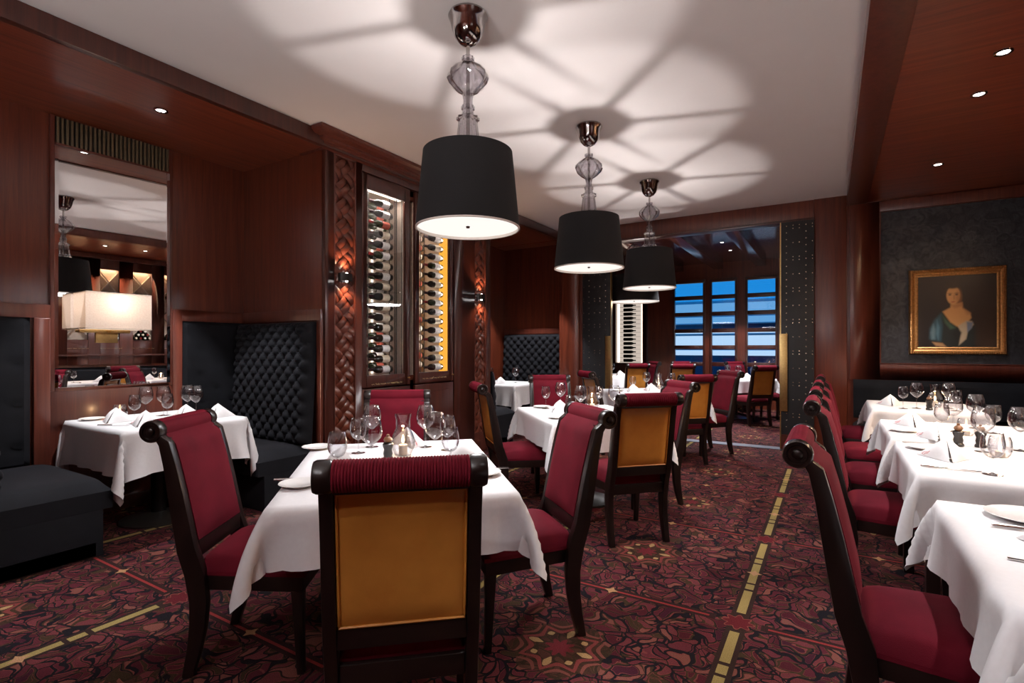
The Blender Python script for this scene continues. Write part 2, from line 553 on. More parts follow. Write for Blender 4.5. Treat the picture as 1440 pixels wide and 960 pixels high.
# door wall
wb = MB()
wb.box(-3.74, -3.33, YB - 0.02, YB + 0.14, 0, ZC)
wb.box(-3.33, -0.18, YB, YB + 0.14, 2.95, ZC)
wb.box(-0.18, BR, YB - 0.02, YB + 0.14, 0, ZC)
wb.box(BR, XR, YB, YB + 0.14, 0, ZC)
struct('wall_back', wb, M['wood_z'], 'mahogany wall with the wide doorway', 0.006)
struct('trim_3', MB().box(-3.34, -0.17, YB - 0.035, YB + 0.16, 2.925, 2.955), M['wood_dark'], 'dark strip under the doorway header', 0.004)
struct('trim_4', MB().box(-3.3, -0.2, YB - 0.09, YB + 0.10, 0.0, 0.006), M['slate'], 'grey metal threshold strip in the carpet')
col_l = MB()
col_l.grid(lambda a, b: (-3.72 + 0.17 - 0.17 * math.cos(PI * a), YB - 0.02 - 0.06 * math.sin(PI * a), b * 2.95), 12, 1)
struct('trim_5', col_l, M['wood_z'], 'rounded mahogany pilaster beside the studded door')
# alcove end wall behind the far booth
struct('wall_alcove', MB().box(XL, -3.7, YB + 0.32, YB + 0.45, 0, ZC), M['wood_z'], 'mahogany end wall of the far booth')
struct('wall_alcove_return', MB().box(-3.72, -3.68, YB + 0.1, YB + 0.45, 0, ZC), M['wood_z'])
struct('ceiling_alcove', MB().box(XL, -3.68, YB, YB + 0.45, ZS, ZS + 0.1), M['wood_y_lit'])
# wall panel frame round the portrait
fr = MB()
fr.box(BR + 0.03, 0.50, YB - 0.03, YB, 0.93, ZS)
fr.box(1.93, XR, YB - 0.03, YB, 0.93, ZS)
fr.box(0.50, 1.93, YB - 0.03, YB, 0.93, 1.12)
fr.box(0.50, 1.93, YB - 0.03, YB, 2.93, ZS)
struct('trim_6', fr, M['wood_trim'], 'mahogany frame round the black wall panel', 0.005)
bd = MB()
for a in (0, 1):
    bd.tube([(0.505, YB - 0.028, 1.125), (1.925, YB - 0.028, 1.125), (1.925, YB - 0.028, 2.925), (0.505, YB - 0.028, 2.925)], 0.012, 6, True)
    break
struct('trim_7', bd, M['wood_trim'], 'rounded bead round the black wall panel')
struct('wall_panel', MB().box(0.49, 1.94, YB - 0.012, YB - 0.004, 1.11, 2.94), M['embossed'], 'embossed black wall covering behind the portrait')
# left wall panelling: frames for the upholstered wall panels and mirror surround
f2 = MB()
f2.box(XL, XL + 0.035, -1.2, 1.53, 1.53, 1.63)
f2.box(XL, XL + 0.035, 1.435, 1.53, 0.0, 1.53)
f2.box(XL, XL + 0.035, 2.375, 2.455, 0.0, 1.65)
f2.box(XL, XL + 0.035, 2.455, 3.05, 1.55, 1.65)
f2.box(XL, XL + 0.022, 1.53, 2.375, 0.0, 0.985)
struct('trim_8', f2, M['wood_trim'], 'mahogany rails framing the upholstered wall panels', 0.005)
f3 = MB()
f3.box(XL, XL + 0.03, 1.53, 1.558, 0.985, ZS)
f3.box(XL, XL + 0.03, 2.347, 2.375, 0.985, ZS)
f3.box(XL, XL + 0.03, 1.558, 2.347, 0.985, 1.01)
struct('trim_9', f3, M['wood_trim'], 'thin mahogany surround of the wall mirror', 0.004)

def tufted(w, h, pu, pv, depth, thick, wrap=0.03, nu=None, nv=None, flat=False):
    """upholstered slab: x across, z up, front towards +y"""
    nu = nu or max(8, int(w / pu * 8))
    nv = nv or max(8, int(h / pv * 8))
    mb = MB()
    def F(a, b):
        x, z = (a - 0.5) * w, b * h
        s, t = x / pu + z / pv, x / pu - z / pv
        p = abs(math.sin(PI * s) * math.sin(PI * t))
        ex = min(1, min(a, 1 - a) * w / wrap)
        ez = min(1, min(b, 1 - b) * h / wrap)
        edge = math.sqrt(max(0, 1 - (1 - ex) ** 2)) * math.sqrt(max(0, 1 - (1 - ez) ** 2))
        if flat:
            q = (math.sin(PI * s) ** 2 + math.sin(PI * t) ** 2)
            bul = -depth * math.exp(-q * 14)
        else:
            bul = depth * (p ** 0.42 - 1)
        return (x, (thick + bul) * (0.25 + 0.75 * edge), z)
    mb.grid(F, nu, nv)
    mb.grid(lambda a, b: ((a - 0.5) * w, 0, b * h), 2, 2)
    for s in (0, 1):
        mb.grid(lambda a, b: ((s - 0.5) * w, F(s, b)[1] * a, b * h), 1, nv)
        mb.grid(lambda a, b: ((a - 0.5) * w, F(a, s)[1] * b, s * h), nu, 1)
    return mb

def TR(x, y, z, rz=0.0):
    return Matrix.Translation((x, y, z)) @ Matrix.Rotation(rz, 4, 'Z')

# upholstered wall panels (rotate so that +y looks to +X)
struct('wall_padding_left', tufted(1.9, 1.10, 0.34, 0.30, 0.03, 0.05, flat=True).xf(TR(XL, 0.47, 0.44, -PI / 2)), M['black'], 'button tufted black wall padding behind the near bench')
struct('wall_padding_corner', tufted(0.6, 1.10, 0.26, 0.24, 0.03, 0.05, flat=True).xf(TR(XL, 2.755, 0.45, -PI / 2)), M['black'], 'buttoned black wall padding between mirror and corner')
struct('baseboard_left', MB().box(XL, XL + 0.05, 0.9, 3.05, 0.0, 0.1), M['wood_dark'])

# mirror with a slatted grille above
mir = thing('wall_mirror', 'tall wall mirror over the booth table, reflecting a wine wall', 'mirror', (XL + 0.012, 1.95, 1.01))
obj('mirror_glass', MB().box(0, 0.006, -0.392, 0.397, 0, 1.82), M['mirror'], mir, loc=(0.012, 0, 0), rz=-0.040)
bv = MB()
for y0, y1, s in ((-0.392, -0.368, 1), (0.373, 0.397, -1)):
    bv.prism([(y0, 0.0061), (y1, 0.0061), ((y0 if s < 0 else y1), 0.0105)], 0, 1.82, 'yz')
bv.v = [(z, y, x) for x, y, z in bv.v]
obj('bevelled_edge', bv, M['mirror'], mir, smooth=0.05, loc=(0.012, 0, 0), rz=-0.040)
gr = thing('slatted_grille', 'bronze ribbed grille above the wall mirror', 'grille', (XL + 0.005, 1.95, 2.835))
obj('backing', MB().box(0, 0.012, -0.392, 0.397, 0, 0.212), M['iron'], gr)
g_ = MB()
for i in range(27):
    y = -0.375 + i * 0.0292
    g_.box(0.012, 0.03, y - 0.008, y + 0.008, 0.004, 0.208)
obj('slats', g_, M['grille'], gr, 0.003)
obj('bottom_rail', MB().box(0.0, 0.034, -0.392, 0.397, -0.002, 0.014), M['wood_trim'], gr, 0.003)

# wall lamp on the mirror
wl = thing('wall_lamp', 'box shaped cream wall lamp glowing on the mirror', 'lamp', (XL + 0.019, 1.884, 1.38))
sh = MB()
sh.grid(lambda a, b: [(0.03, -0.221), (0.244, -0.221), (0.244, 0.221), (0.03, 0.221)][int(round(a * 4)) % 4] + (0.078 + 0.274 * b,), 4, 1, True)
obj('lamp_shade', sh, M['cream_shade'], wl, smooth=0.3)
hem = MB()
for z in (0.074, 0.349):
    for x0, x1, y0, y1 in ((0.028, 0.246, -0.223, -0.219), (0.028, 0.246, 0.219, 0.223), (0.242, 0.246, -0.223, 0.223), (0.028, 0.032, -0.223, 0.223)):
        hem.box(x0, x1, y0, y1, z, z + 0.007)
obj('shade_hem', hem, M['cab_in'], wl)
obj('back_plate', MB().box(0, 0.018, -0.075, 0.075, -0.03, 0.12), M['brass'], wl, 0.003)
obj('arm', MB().box(0.018, 0.05, -0.19, 0.15, 0.05, 0.075).box(0.018, 0.13, -0.012, 0.012, 0.05, 0.07), M['brass'], wl, 0.003)
b_ = MB()
b_.lathe([(0.001, 0.07), (0.02, 0.09), (0.03, 0.15), (0.022, 0.19), (0.001, 0.205)], 12, (0.13, 0, 0.02))
obj('bulb', b_, M['diffuser'], wl)
lamp('lamp_glow', 'POINT', (0.13, 0, 0.285), 1.6, (1.0, 0.80, 0.62), wl, shadow_soft_size=0.03)

# ------------------------------------------------------------------ banquettes
def bench(name, label, loc, rz, w, seat_d, back_h, group, tp=(0.125, 0.125), bt=0.15, roll=False, seat_over=0.0):
    t = thing(name, label, 'banquette', loc, rz, group)
    obj('base', MB().box(-w / 2, w / 2, 0.02, seat_d - 0.05, 0, 0.30), M['black'], t, 0.008)
    obj('plinth', MB().box(-w / 2, w / 2, 0.04, seat_d - 0.09, 0.0, 0.09), M['chairwood'], t)
    s = MB()
    def S(a, b):
        x, y = (a - 0.5) * w, b * (seat_d - 0.05) + 0.05
        e = (1 - abs(2 * a - 1) ** 8) ** 0.5 * (1 - max(0, (b - 0.75) * 4) ** 3) ** 0.5
        return (x, y, 0.40 + 0.085 * e)
    s.grid(S, 24, 16)
    s.box(-w / 2, w / 2, 0.05, seat_d, 0.29, 0.401)
    obj('seat_cushion', s, M['black'], t)
    b = tufted(w - 0.01, back_h - 0.47, tp[0], tp[1], 0.055, bt, wrap=0.06)
    b.v = [(x, y - 0.06 * (z / (back_h - 0.47)) + 0.06, z + 0.47) for x, y, z in b.v]
    obj('tufted_back', b, M['black'], t)
    if roll:
        obj('back_shell', MB().box(-w / 2, w / 2, -0.06, 0.02, 0, back_h), M['black'], t, 0.03)
    return t

bench('banquette', 'black banquette with diamond tufted back against the wine cabinet end', (-4.375, 3.035, 0), PI, 1.06, 0.56, 1.54, 'booth benches')
bench('banquette', 'black banquette at the picture corner facing the cabinet, seat in view', (-4.44, 0.83, 0), 0, 1.02, 0.70, 1.14, 'booth benches', roll=True)
bench('banquette', 'black tufted banquette on the end wall of the far booth', (-4.34, YB + 0.30, 0), PI, 1.22, 0.55, 1.54, 'booth benches', tp=(0.14, 0.14))
bench('banquette', 'low black banquette backing onto the far side of the wine cabinet', (-4.36, 5.72, 0), 0, 1.12, 0.60, 1.0, 'booth benches', tp=(0.2, 0.2))
fp = MB()
fp.box(XL, -3.72, YB + 0.285, YB + 0.315, 1.55, 1.64)
fp.box(XL, XL + 0.06, YB + 0.285, YB + 0.315, 0.0, 1.55)
struct('trim_10', fp, M['wood_trim'], 'mahogany rail over the far booth bench', 0.004)
fq = MB()
fq.box(XL, -3.79, 3.015, 3.045, 1.55, 1.65)
fq.box(-3.845, -3.79, 3.015, 3.045, 0.0, 1.55)
struct('trim_11', fq, M['wood_trim'], 'mahogany frame round the near booth bench back', 0.004)
bench('banquette', 'plain black banquette below the portrait wall', (1.1, YB - 0.02, 0), PI, 1.74, 0.5, 0.93, 'benches by the long table row', tp=(0.9, 0.9), bt=0.1)
bench('banquette', 'long black banquette on the far side of the long table row', (XR - 0.01, 3.5, 0), PI / 2, 7.0, 0.55, 0.95, 'benches by the long table row', tp=(0.9, 0.9), bt=0.1)

# ------------------------------------------------------------------ wine cabinet by the booths
CX, CY0, CY1 = -3.77, 3.05, 5.65
wc = thing('wine_cabinet', 'tall mahogany wine cabinet with woven pilasters and two lit glass doors', 'cabinet', (CX, 4.35, 0))
def cb(name, mb, mat, bevel=0.0, smooth=None, parent=None):
    return obj(name, mb.xf(Matrix.Translation((-CX, -4.35, 0))), mat, parent or wc, bevel, smooth)
cb('carcass', MB().box(XL, CX - 0.04, CY0, CY0 + 0.04, 0, 3.1).box(XL, CX - 0.04, CY1 - 0.04, CY1, 0, 3.1).box(-4.36, -4.32, CY0 + 0.02, CY1 - 0.02, 0, 3.1)
   .box(-4.36, CX - 0.05, CY0 + 0.02, CY1 - 0.02, 0.97, 1.02).box(-4.36, CX - 0.05, CY0 + 0.02, CY1 - 0.02, 2.87, 2.92), M['wood_z'])
D1, D2 = (3.535, 4.06), (4.275, 4.80)
ff = MB()
for y0, y1 in ((CY0, 3.147), (3.40, 3.47), (4.89, 5.295), (5.545, CY1)):
    ff.box(CX - 0.05, CX, y0, y1, 0, 3.08)
ff.box(CX - 0.05, CX, 3.147, 3.40, 3.03, 3.08).box(CX - 0.05, CX, 3.147, 3.40, 0, 0.25)
ff.box(CX - 0.05, CX, 5.295, 5.545, 3.03, 3.08).box(CX - 0.05, CX, 5.295, 5.545, 0, 0.25)
ff.box(CX - 0.05, CX, 3.47, 4.89, 2.98, 3.08)
ff.box(CX - 0.05, CX - 0.01, 3.47, 4.89, 0.0, 0.12)
cb('face_frame', ff, M['wood_dark'], 0.006)
for y0, y1 in ((3.147, 3.16), (3.388, 3.40), (5.295, 5.307), (5.533, 5.545)):
    cb('pilaster_reveal', MB().box(CX - 0.045, CX - 0.002, y0, y1, 0.25, 3.03), M['wood_trim'])
# crown moulding with mitred return
prof = [(0.0, 3.045), (0.028, 3.050), (0.028, 3.066), (0.055, 3.072), (0.06, 3.09), (0.095, 3.100), (0.10, 3.118), (0.15, 3.130), (0.18, 3.150), (0.185, 3.176), (0.0, 3.176)]
cr = MB()
def CRN(a, b):
    o, z = prof[int(round(b * (len(prof) - 1)))]
    return [(XL + 0.9, CY0 - o, z), (CX + o, CY0 - o, z), (CX + o, CY1 + o, z), (XL + 0.9, CY1 + o, z)][int(round(a * 3))]
cr.grid(CRN, 3, len(prof) - 1)
cb('crown_moulding', cr, M['wood_trim'], smooth=0.35)

def weave(y0, y1, z0, z1):
    p = 0.128
    mb = MB()
    k = 1 / math.sqrt(2)
    n = int((z1 - z0) / p) + 8
    yc = (y0 + y1) / 2
    for i in range(-4, n):
        for j in range(-n, n):
            cy, cz = (i - j) * p * k, (i + j) * p * k
            if abs(cy) > (y1 - y0) / 2 + p or cz < -p or cz > z1 - z0 + p:
                continue
            along = (k, k) if (i + j) % 2 == 0 else (-k, k)
            acr = (-along[1], along[0])
            for s in (-0.25, 0.25):
                def S(a, b):
                    l = (a - 0.5) * p * 1.06
                    w = s * p + (b - 0.5) * p * 0.46
                    h = 0.004 + 0.024 * math.cos(PI * (a - 0.5) * 0.92) + 0.007 * math.sqrt(max(0, 1 - (2 * b - 1) ** 2))
                    return (CX - 0.042 + h, yc + cy + along[0] * l + acr[0] * w, z0 + cz + along[1] * l + acr[1] * w)
                mb.grid(S, 6, 4)
    me = mb.mesh('tmp', 0, 0.9)
    bm = bmesh.new()
    bm.from_mesh(me)
    for co, no in (((0, y0, 0), (0, -1, 0)), ((0, y1, 0), (0, 1, 0)), ((0, 0, z0), (0, 0, -1)), ((0, 0, z1), (0, 0, 1))):
        bmesh.ops.bisect_plane(bm, geom=bm.verts[:] + bm.edges[:] + bm.faces[:], plane_co=co, plane_no=no, clear_outer=True)
    for v in bm.verts:
        v.co -= Vector((CX, 4.35, 0))
    bm.to_mesh(me)
    bm.free()
    me.name = 'woven_panel'
    return me
for y0, y1 in ((3.16, 3.388), (5.307, 5.533)):
    o = put('woven_panel', weave(y0, y1, 0.25, 3.03), M['woven'], wc)
    cb('backing_panel', MB().box(CX - 0.048, CX - 0.042, y0, y1, 0.25, 3.03), M['wood_dark'])

def squiggle(y0, y1, z, x, seed, amp=0.008, r=0.0016):
    rr = random.Random(seed)
    pts, y = [], y0
    mb = MB()
    while y < y1:
        seg = []
        n = rr.randint(8, 16)
        for i in range(n):
            seg.append((x, y, z + amp * math.sin(i * 1.9) * rr.uniform(0.5, 1.0) + (amp if rr.random() < 0.12 else 0)))
            y += rr.uniform(0.003, 0.006)
        mb.tube(seg, r, 4)
        y += 0.010
    return mb

def cab_door(y0, y1, seed):
    z0, z1 = 1.045, 2.835
    a, b = y0 - 0.06, y1 + 0.075
    d = obj('door', MB().box(CX - 0.035, CX - 0.006, a, y0, 0.93, 2.97).box(CX - 0.035, CX - 0.006, y1, b, 0.93, 2.97)
            .box(CX - 0.035, CX - 0.006, y0, y1, z1, 2.97).box(CX - 0.035, CX - 0.006, y0, y1, 0.93, z0).xf(Matrix.Translation((-CX, -4.35, 0))), M['wood_dark'], wc, 0.005)
    cb('glass_pane', MB().box(CX - 0.024, CX - 0.020, y0, y1, z0, z1), M['pane'], parent=d)
    cb('lettering', squiggle(y0 + 0.06, y1 - 0.06, 0.955 if seed == 1 else 0.975, CX - 0.004, seed), M['gold_ink'], parent=d)
    cb('knob', MB().lathe([(0.006, 0), (0.006, 0.012), (0.011, 0.016), (0.008, 0.024), (0.001, 0.026)], 10, (CX - 0.006, b - 0.03, 1.0), 'x'), M['brass'], parent=d)
    l = obj('lower_door', MB().box(CX - 0.035, CX - 0.008, a, b, 0.13, 0.915).xf(Matrix.Translation((-CX, -4.35, 0))), M['wood_dark'], wc, 0.005)
    cb('raised_panel', MB().box(CX - 0.01, CX - 0.003, a + 0.09, b - 0.09, 0.22, 0.83), M['wood_dark'], 0.006, parent=l)
cab_door(*D1, 1)
cab_door(*D2, 2)
# lit interior: lining and light strips, rods of the racks
ln = MB()
for (y0, y1) in (D1, D2):
    ln.box(-4.315, -4.305, y0 - 0.05, y1 + 0.05, 1.02, 2.87)
    ln.box(-4.32, CX - 0.05, y0 - 0.05, y0 - 0.045, 1.02, 2.87)
    ln.box(-4.32, CX - 0.05, y1 + 0.045, y1 + 0.05, 1.02, 2.87)
    ln.box(-4.32, CX - 0.05, y0 - 0.05, y1 + 0.05, 2.862, 2.868)
cb('lining', ln, M['cab_in'])
rods = MB()
for y in (3.60, 3.99, 4.07, 4.36, 4.42):
    for x in (-3.83, -3.93):
        rods.tube([(x, y + (0.012 if x < -4 else 0), 1.02), (x, y + (0.012 if x < -4 else 0), 2.86)], 0.005, 6)
cb('rack_rods', rods, M['iron'])
cb('shelf', MB().box(-4.05, -3.85, 3.50, 4.09, 1.885, 1.889), M['pane'])
cb('light_strip', MB().box(-4.30, -4.28, 4.085, 4.10, 1.03, 2.85).box(-3.9, -3.86, 3.50, 4.09, 2.852, 2.862), M['led'])
cb('amber_strip', MB().box(-3.96, -3.83, 4.836, 4.842, 1.03, 2.85).box(-4.304, -4.298, 4.62, 4.74, 1.03, 2.85), M['amber'])
for (y0, y1), cl, pw in ((D1, (1.0, 0.90, 0.82), 6), (D2, (1.0, 0.88, 0.76), 8)):
    lo = lamp('cabinet_light', 'AREA', (-3.815 - CX, (y0 + y1) / 2 - 4.35, 2.845), pw, cl, wc, shape='RECTANGLE', size=0.05, size_y=0.45)
    for yy, sg in ((y0 - 0.03, 1), (y1 + 0.04, -1)):
        lo = lamp('cabinet_light', 'AREA', (-3.805 - CX, yy - 4.35, 1.94), pw, cl, wc, shape='RECTANGLE', size=0.02, size_y=1.7)
        dv_ = Vector((-0.16, 0.26 * sg, 0.0))
        lo.rotation_euler = dv_.to_track_quat('-Z', 'Y').to_euler()

# bottles
def bottle_proto(name, label_mat, foil, body_mat):
    t = thing(name, 'x', 'wine bottle')
    prof = [(0.0, 0.0), (0.034, 0.0), (0.0375, 0.006), (0.0375, 0.185), (0.034, 0.205), (0.020, 0.232), (0.0145, 0.25), (0.0145, 0.298), (0.0, 0.30)]
    obj('body', MB().lathe(prof, 14, axis='y'), body_mat, t)
    obj('paper_label', MB().lathe([(0.0381, 0.045), (0.0381, 0.145)], 14, axis='y', caps=False), label_mat, t)
    obj('foil_cap', MB().lathe([(0.0152, 0.235), (0.0152, 0.2985), (0.013, 0.3015), (0.0, 0.3015)], 10, axis='y'), foil, t)
    return t
protos = [bottle_proto('wine_bottle', M[a], M[b], M[c]) for a, b, c in
          (('label_cream', 'foil_dark', 'bottle'), ('label_white', 'foil_dark', 'bottle'), ('label_red', 'foil_red', 'bottle_green'), ('label_white', 'foil_red', 'bottle_green'))]
LBL = ['with cream label', 'with white label', 'with red label', 'green with white label']
used = [False] * 4
def bottle(k, loc, rz, label, group):
    if not used[k]:
        used[k] = True
        t = protos[k]
        t.location = loc
        t.rotation_euler = (0, 0, rz)
        tag(t, label, None, group)
        return t
    return dup(protos[k], loc, rz, label, group)
seqA = [1, 1, 2, 0, 1, 3, 0, 1, 0, 0, 0, 0, 0, 1, 1, 0, 1]
for i in range(17):
    z = 2.765 - i * 0.1045
    j = ORD[i]
    k = seqA[i]
    bottle(k, (-3.875, 3.955, z), PI, 'wine bottle ' + LBL[k] + ', ' + j + ' row from the top, front stack, first glass door', 'bottles behind the first cabinet door')
    bottle((k + 1) % 4, (-4.10, 4.09, z + 0.03), PI, 'wine bottle lying deeper in, ' + j + ' row from the top behind the first glass door', 'bottles behind the first cabinet door')
    k2 = [1, 3, 1, 0][i % 4]
    bottle(k2, (-3.87, 4.765, z), PI, 'brightly lit wine bottle ' + LBL[k2] + ', ' + j + ' row from the top, second glass door', 'bottles behind the second cabinet door')
    bottle((k2 + 2) % 4, (-4.10, 4.70, z + 0.025), PI, 'wine bottle lying deeper in, ' + j + ' row from the top behind the second glass door', 'bottles behind the second cabinet door')

# pilaster sconces
def sconce(y, label):
    t = thing('wall_sconce', label, 'wall light', (CX - 0.012, y, 1.95), 0, 'sconces on the woven pilasters')
    obj('mount', MB().box(-0.03, 0.008, -0.045, 0.045, -0.045, 0.045), M['iron'], t, 0.004)
    def half(r0, r1, z0, z1, n=14):
        mb = MB()
        pr = [(r0, z0), (r1, z0), (r1, z1), (r0, z1), (r0, z0)]
        mb.grid(lambda a, b: (lambda q: (0.004 + q[0] * 0.75 * math.sin(PI * a), q[0] * math.cos(PI * a), q[1]))(pr[int(round(b * 4))]), n, 4)
        return mb
    obj('glass_cup', half(0.062, 0.066, -0.065, 0.065), M['glass'], t)
    obj('dark_band', half(0.066, 0.074, -0.034, 0.034), M['pepper'], t, smooth=0.5)
    obj('bulb', MB().lathe([(0.0, -0.045), (0.012, -0.04), (0.012, 0.04), (0.0, 0.045)], 8, (0.03, 0, 0)), M['lens'], t)
    for s in (1, -1):
        l = lamp('sconce_light', 'SPOT', (0.045, 0, 0.066 * s), 9, (1.0, 0.62, 0.38), t, spot_size=math.radians(130), spot_blend=0.8, shadow_soft_size=0.015)
        l.rotation_euler = (0, PI if s > 0 else 0, 0)
sconce(3.272, 'small dark banded sconce on the nearer woven pilaster')
sconce(5.42, 'small dark banded sconce on the farther woven pilaster')

# ------------------------------------------------------------------ wine wall opposite (seen in the mirror)
RX = 1.9
rw = thing('wine_wall', 'mahogany wine wall with lit diamond bins, seen in the mirror', 'cabinet', (RX, 4.6, 0))
bins = [(3.30, 3.60), (3.78, 4.08), (4.30, 4.62), (4.84, 5.16), (5.38, 5.70), (5.90, 6.2)]
rf = MB()
ys = [2.6] + [v for b in bins for v in b] + [6.6]
for i in range(0, len(ys), 2):
    rf.box(RX - 0.02, RX + 0.02, ys[i], ys[i + 1], 1.0, 3.0)
for a, b in bins:
    rf.box(RX - 0.02, RX + 0.02, a, b, 2.78, 3.0)
    rf.box(RX - 0.02, RX + 0.02, a, b, 1.0, 1.46)
rf.box(RX - 0.12, RX + 0.02, 2.6, 6.6, 2.96, 3.046)
rf.box(RX - 0.05, RX + 0.02, 2.6, 6.6, 1.16, 1.19)
T_ = Matrix.Translation((-RX, -4.6, 0))
obj('face_frame', rf.xf(T_), M['wood_dark'], rw, 0.004)
obj('lining', MB().box(RX + 0.085, RX + 0.095, 2.6, 6.6, 1.4, 2.85).xf(T_), M['cab_in'], rw)
lt = MB()
dv = MB()
for a, b in bins:
    lt.box(RX + 0.03, RX + 0.08, a + 0.02, b - 0.02, 2.80, 2.815)
    c = (a + b) / 2
    for z in (1.55, 1.95, 2.35):
        dv.prism([(a, z), (a + 0.02, z), (b, z + 0.38), (b - 0.02, z + 0.38)], RX + 0.02, RX + 0.085, 'yz')
        dv.prism([(b - 0.02, z), (b, z), (a + 0.02, z + 0.38), (a, z + 0.38)], RX + 0.02, RX + 0.085, 'yz')
obj('light_strip', lt.xf(T_), M['led'], rw)
obj('diamond_dividers', dv.xf(T_), M['cab_in'], rw)
for i, (a, b) in enumerate(bins):
    l = lamp('bin_light', 'AREA', (0.05, (a + b) / 2 - 4.6, 2.79), 20, (1.0, 0.68, 0.42), rw, shape='RECTANGLE', size=0.05, size_y=0.25)
    obj('lettering', squiggle(a, b, 1.30, 0, 30 + i).xf(Matrix.Translation((-0.022, -4.6, 0))), M['gold_ink'], rw)
be = MB()
be.lathe([(0.0, 0.0), (0.0145, 0.0), (0.0145, 0.045), (0.034, 0.085), (0.036, 0.095), (0.036, 0.13), (0.0, 0.13)], 12, axis='x')
bem = be.mesh('wine_bottle')
bem.materials.append(M['bottle'])
fcm = [MB().lathe([(0.0, -0.002), (0.0165, -0.002), (0.0165, 0.04)], 10, axis='x').mesh('foil_cap') for _ in range(3)]
for q, k in zip(fcm, ('label_white', 'label_cream', 'foil_red')):
    q.materials.append(M[k])
first = True
for i, (a, b) in enumerate(bins[1:5]):
    for r_, k, bz in [(r_, k, 0) for r_ in range(3) for k in range(4 - r_)] + [(3 - r_, k, 2) for r_ in range(3) for k in range(r_ + 1)]:
            o = bpy.data.objects.new('wine_bottle', bem)
            col.objects.link(o)
            o.location = (RX - 0.055, (a + b) / 2 + (k - (3 - r_) / 2) * 0.075, 1.499 + r_ * 0.066) if not bz else (RX - 0.055, (a + b) / 2 + (k - (3 - r_) / 2) * 0.077, 2.20 + (3 - r_) * 0.068)
            tag(o, 'bottle stacked neck outwards in a lit bin of the mirrored wine wall', 'wine bottle', 'bottle ends in the mirrored wine wall')
            f_ = bpy.data.objects.new('foil_cap', fcm[(i + r_ * 2 + k) % 3])
            col.objects.link(f_)
            f_.parent = o

# ------------------------------------------------------------------ studded doors
def stud_door(name, label, x0, x1, hinge_right):
    y = YB - 0.075
    t = thing(name, label, 'door', ((x0 + x1) / 2, y, 0))
    w = (x1 - x0) / 2
    obj('leaf', MB().box(-w, w, 0.0, 0.05, 0.012, 2.92), M['door_leather'], t, 0.004)
    s = 1 if hinge_right else -1
    obj('brass_edge', MB().box(*sorted((-s * w, -s * (w + 0.012))), -0.004, 0.054, 0.012, 2.92), M['brass'], t)
    obj('base_rail', MB().box(-w + 0.002, w - 0.002, -0.004, 0.0, 0.014, 0.2), M['wood_dark'], t)
    st = MB()
    xs = [s * (-w + w * 2 * f) for f in (0.17, 0.37, 0.56, 0.76, 0.95)]
    def sd(x, z):
        st.lathe([(0.0072, 0.0), (0.006, -0.004), (0.0, -0.006)], 8, (x, -0.0002, z), 'y')
    for i in range(31):
        z = 0.30 + i * 0.0855
        for k in (0, 3):
            sd(xs[k], z)
    for i in range(13):
        z = 0.45 + i * 0.2
        for k in (1, 2, 4):
            if i % 2:
                sd(xs[k], z)
            else:
                sd(xs[k], z - 0.02)
                sd(xs[k], z + 0.02)
    o = obj('nailhead_studs', st, M['studs'], t)
    o['kind'] = 'stuff'
    h = obj('pull_handle', MB().box(*sorted((-s * (w + 0.014), -s * (w - 0.075))), -0.03, -0.012, 0.50, 1.49), M['brass'], t, 0.003)
    hs = MB()
    for z in (0.62, 1.37):
        hs.box(*sorted((-s * (w - 0.01), -s * (w - 0.05))), -0.013, 0.0, z - 0.02, z + 0.02)
    obj('standoff', hs, M['brass'], h)
    return t
stud_door('door_1', 'black studded door leaf with brass pull beside the portrait wall', -0.545, -0.175, True)
stud_door('door_2', 'black studded door leaf with brass pull beside the rounded pilaster', -3.31, -2.85, False)

# ------------------------------------------------------------------ far room
struct('wall_far_left', MB().box(XL - 0.1, XL, YB + 0.6, YW, 0, 3.3), M['wood_z'], 'dark red wood wall of the far room')
struct('wall_far_right', MB().box(0.9, 1.0, YB + 0.14, YW, 0, 3.3), M['wood_z'], 'side wall of the far room')
struct('ceiling_far', MB().box(XL - 0.1, 1.0, YB + 0.14, YW + 0.1, 3.20, 3.3), M['wood_far'], 'dark glossy ceiling of the far room')
for i, x in enumerate((-4.6, -3.85, -2.98, -2.13, -1.27, -0.41, 0.45)):
    struct('trim_%d' % (12 + i), MB().box(x - 0.1, x + 0.1, YB + 0.14, YW, 3.06, 3.20), M['wood_far'], None, 0.006)
WIN = [(-3.95, -3.25, 'w'), (-3.096, -2.435, 'w'), (-2.282, -1.765, 'w'), (-1.55, -0.973, 'w'), (-0.72, -0.14, 'w')]
WIN = WIN[1:]
wz0, wz1 = 0.62, 2.79
wf = MB()
edges = [XL] + [v for w in WIN for v in w[:2]] + [1.0]
for i in range(0, len(edges), 2):
    wf.box(edges[i], edges[i + 1], YW, YW + 0.1, 0, 3.3)
for a, b, _ in WIN:
    wf.box(a, b, YW, YW + 0.1, 0, wz0)
    wf.box(a, b, YW, YW + 0.1, wz1, 3.3)
struct('wall_far', wf, M['wood_z'], 'window wall of the far room')
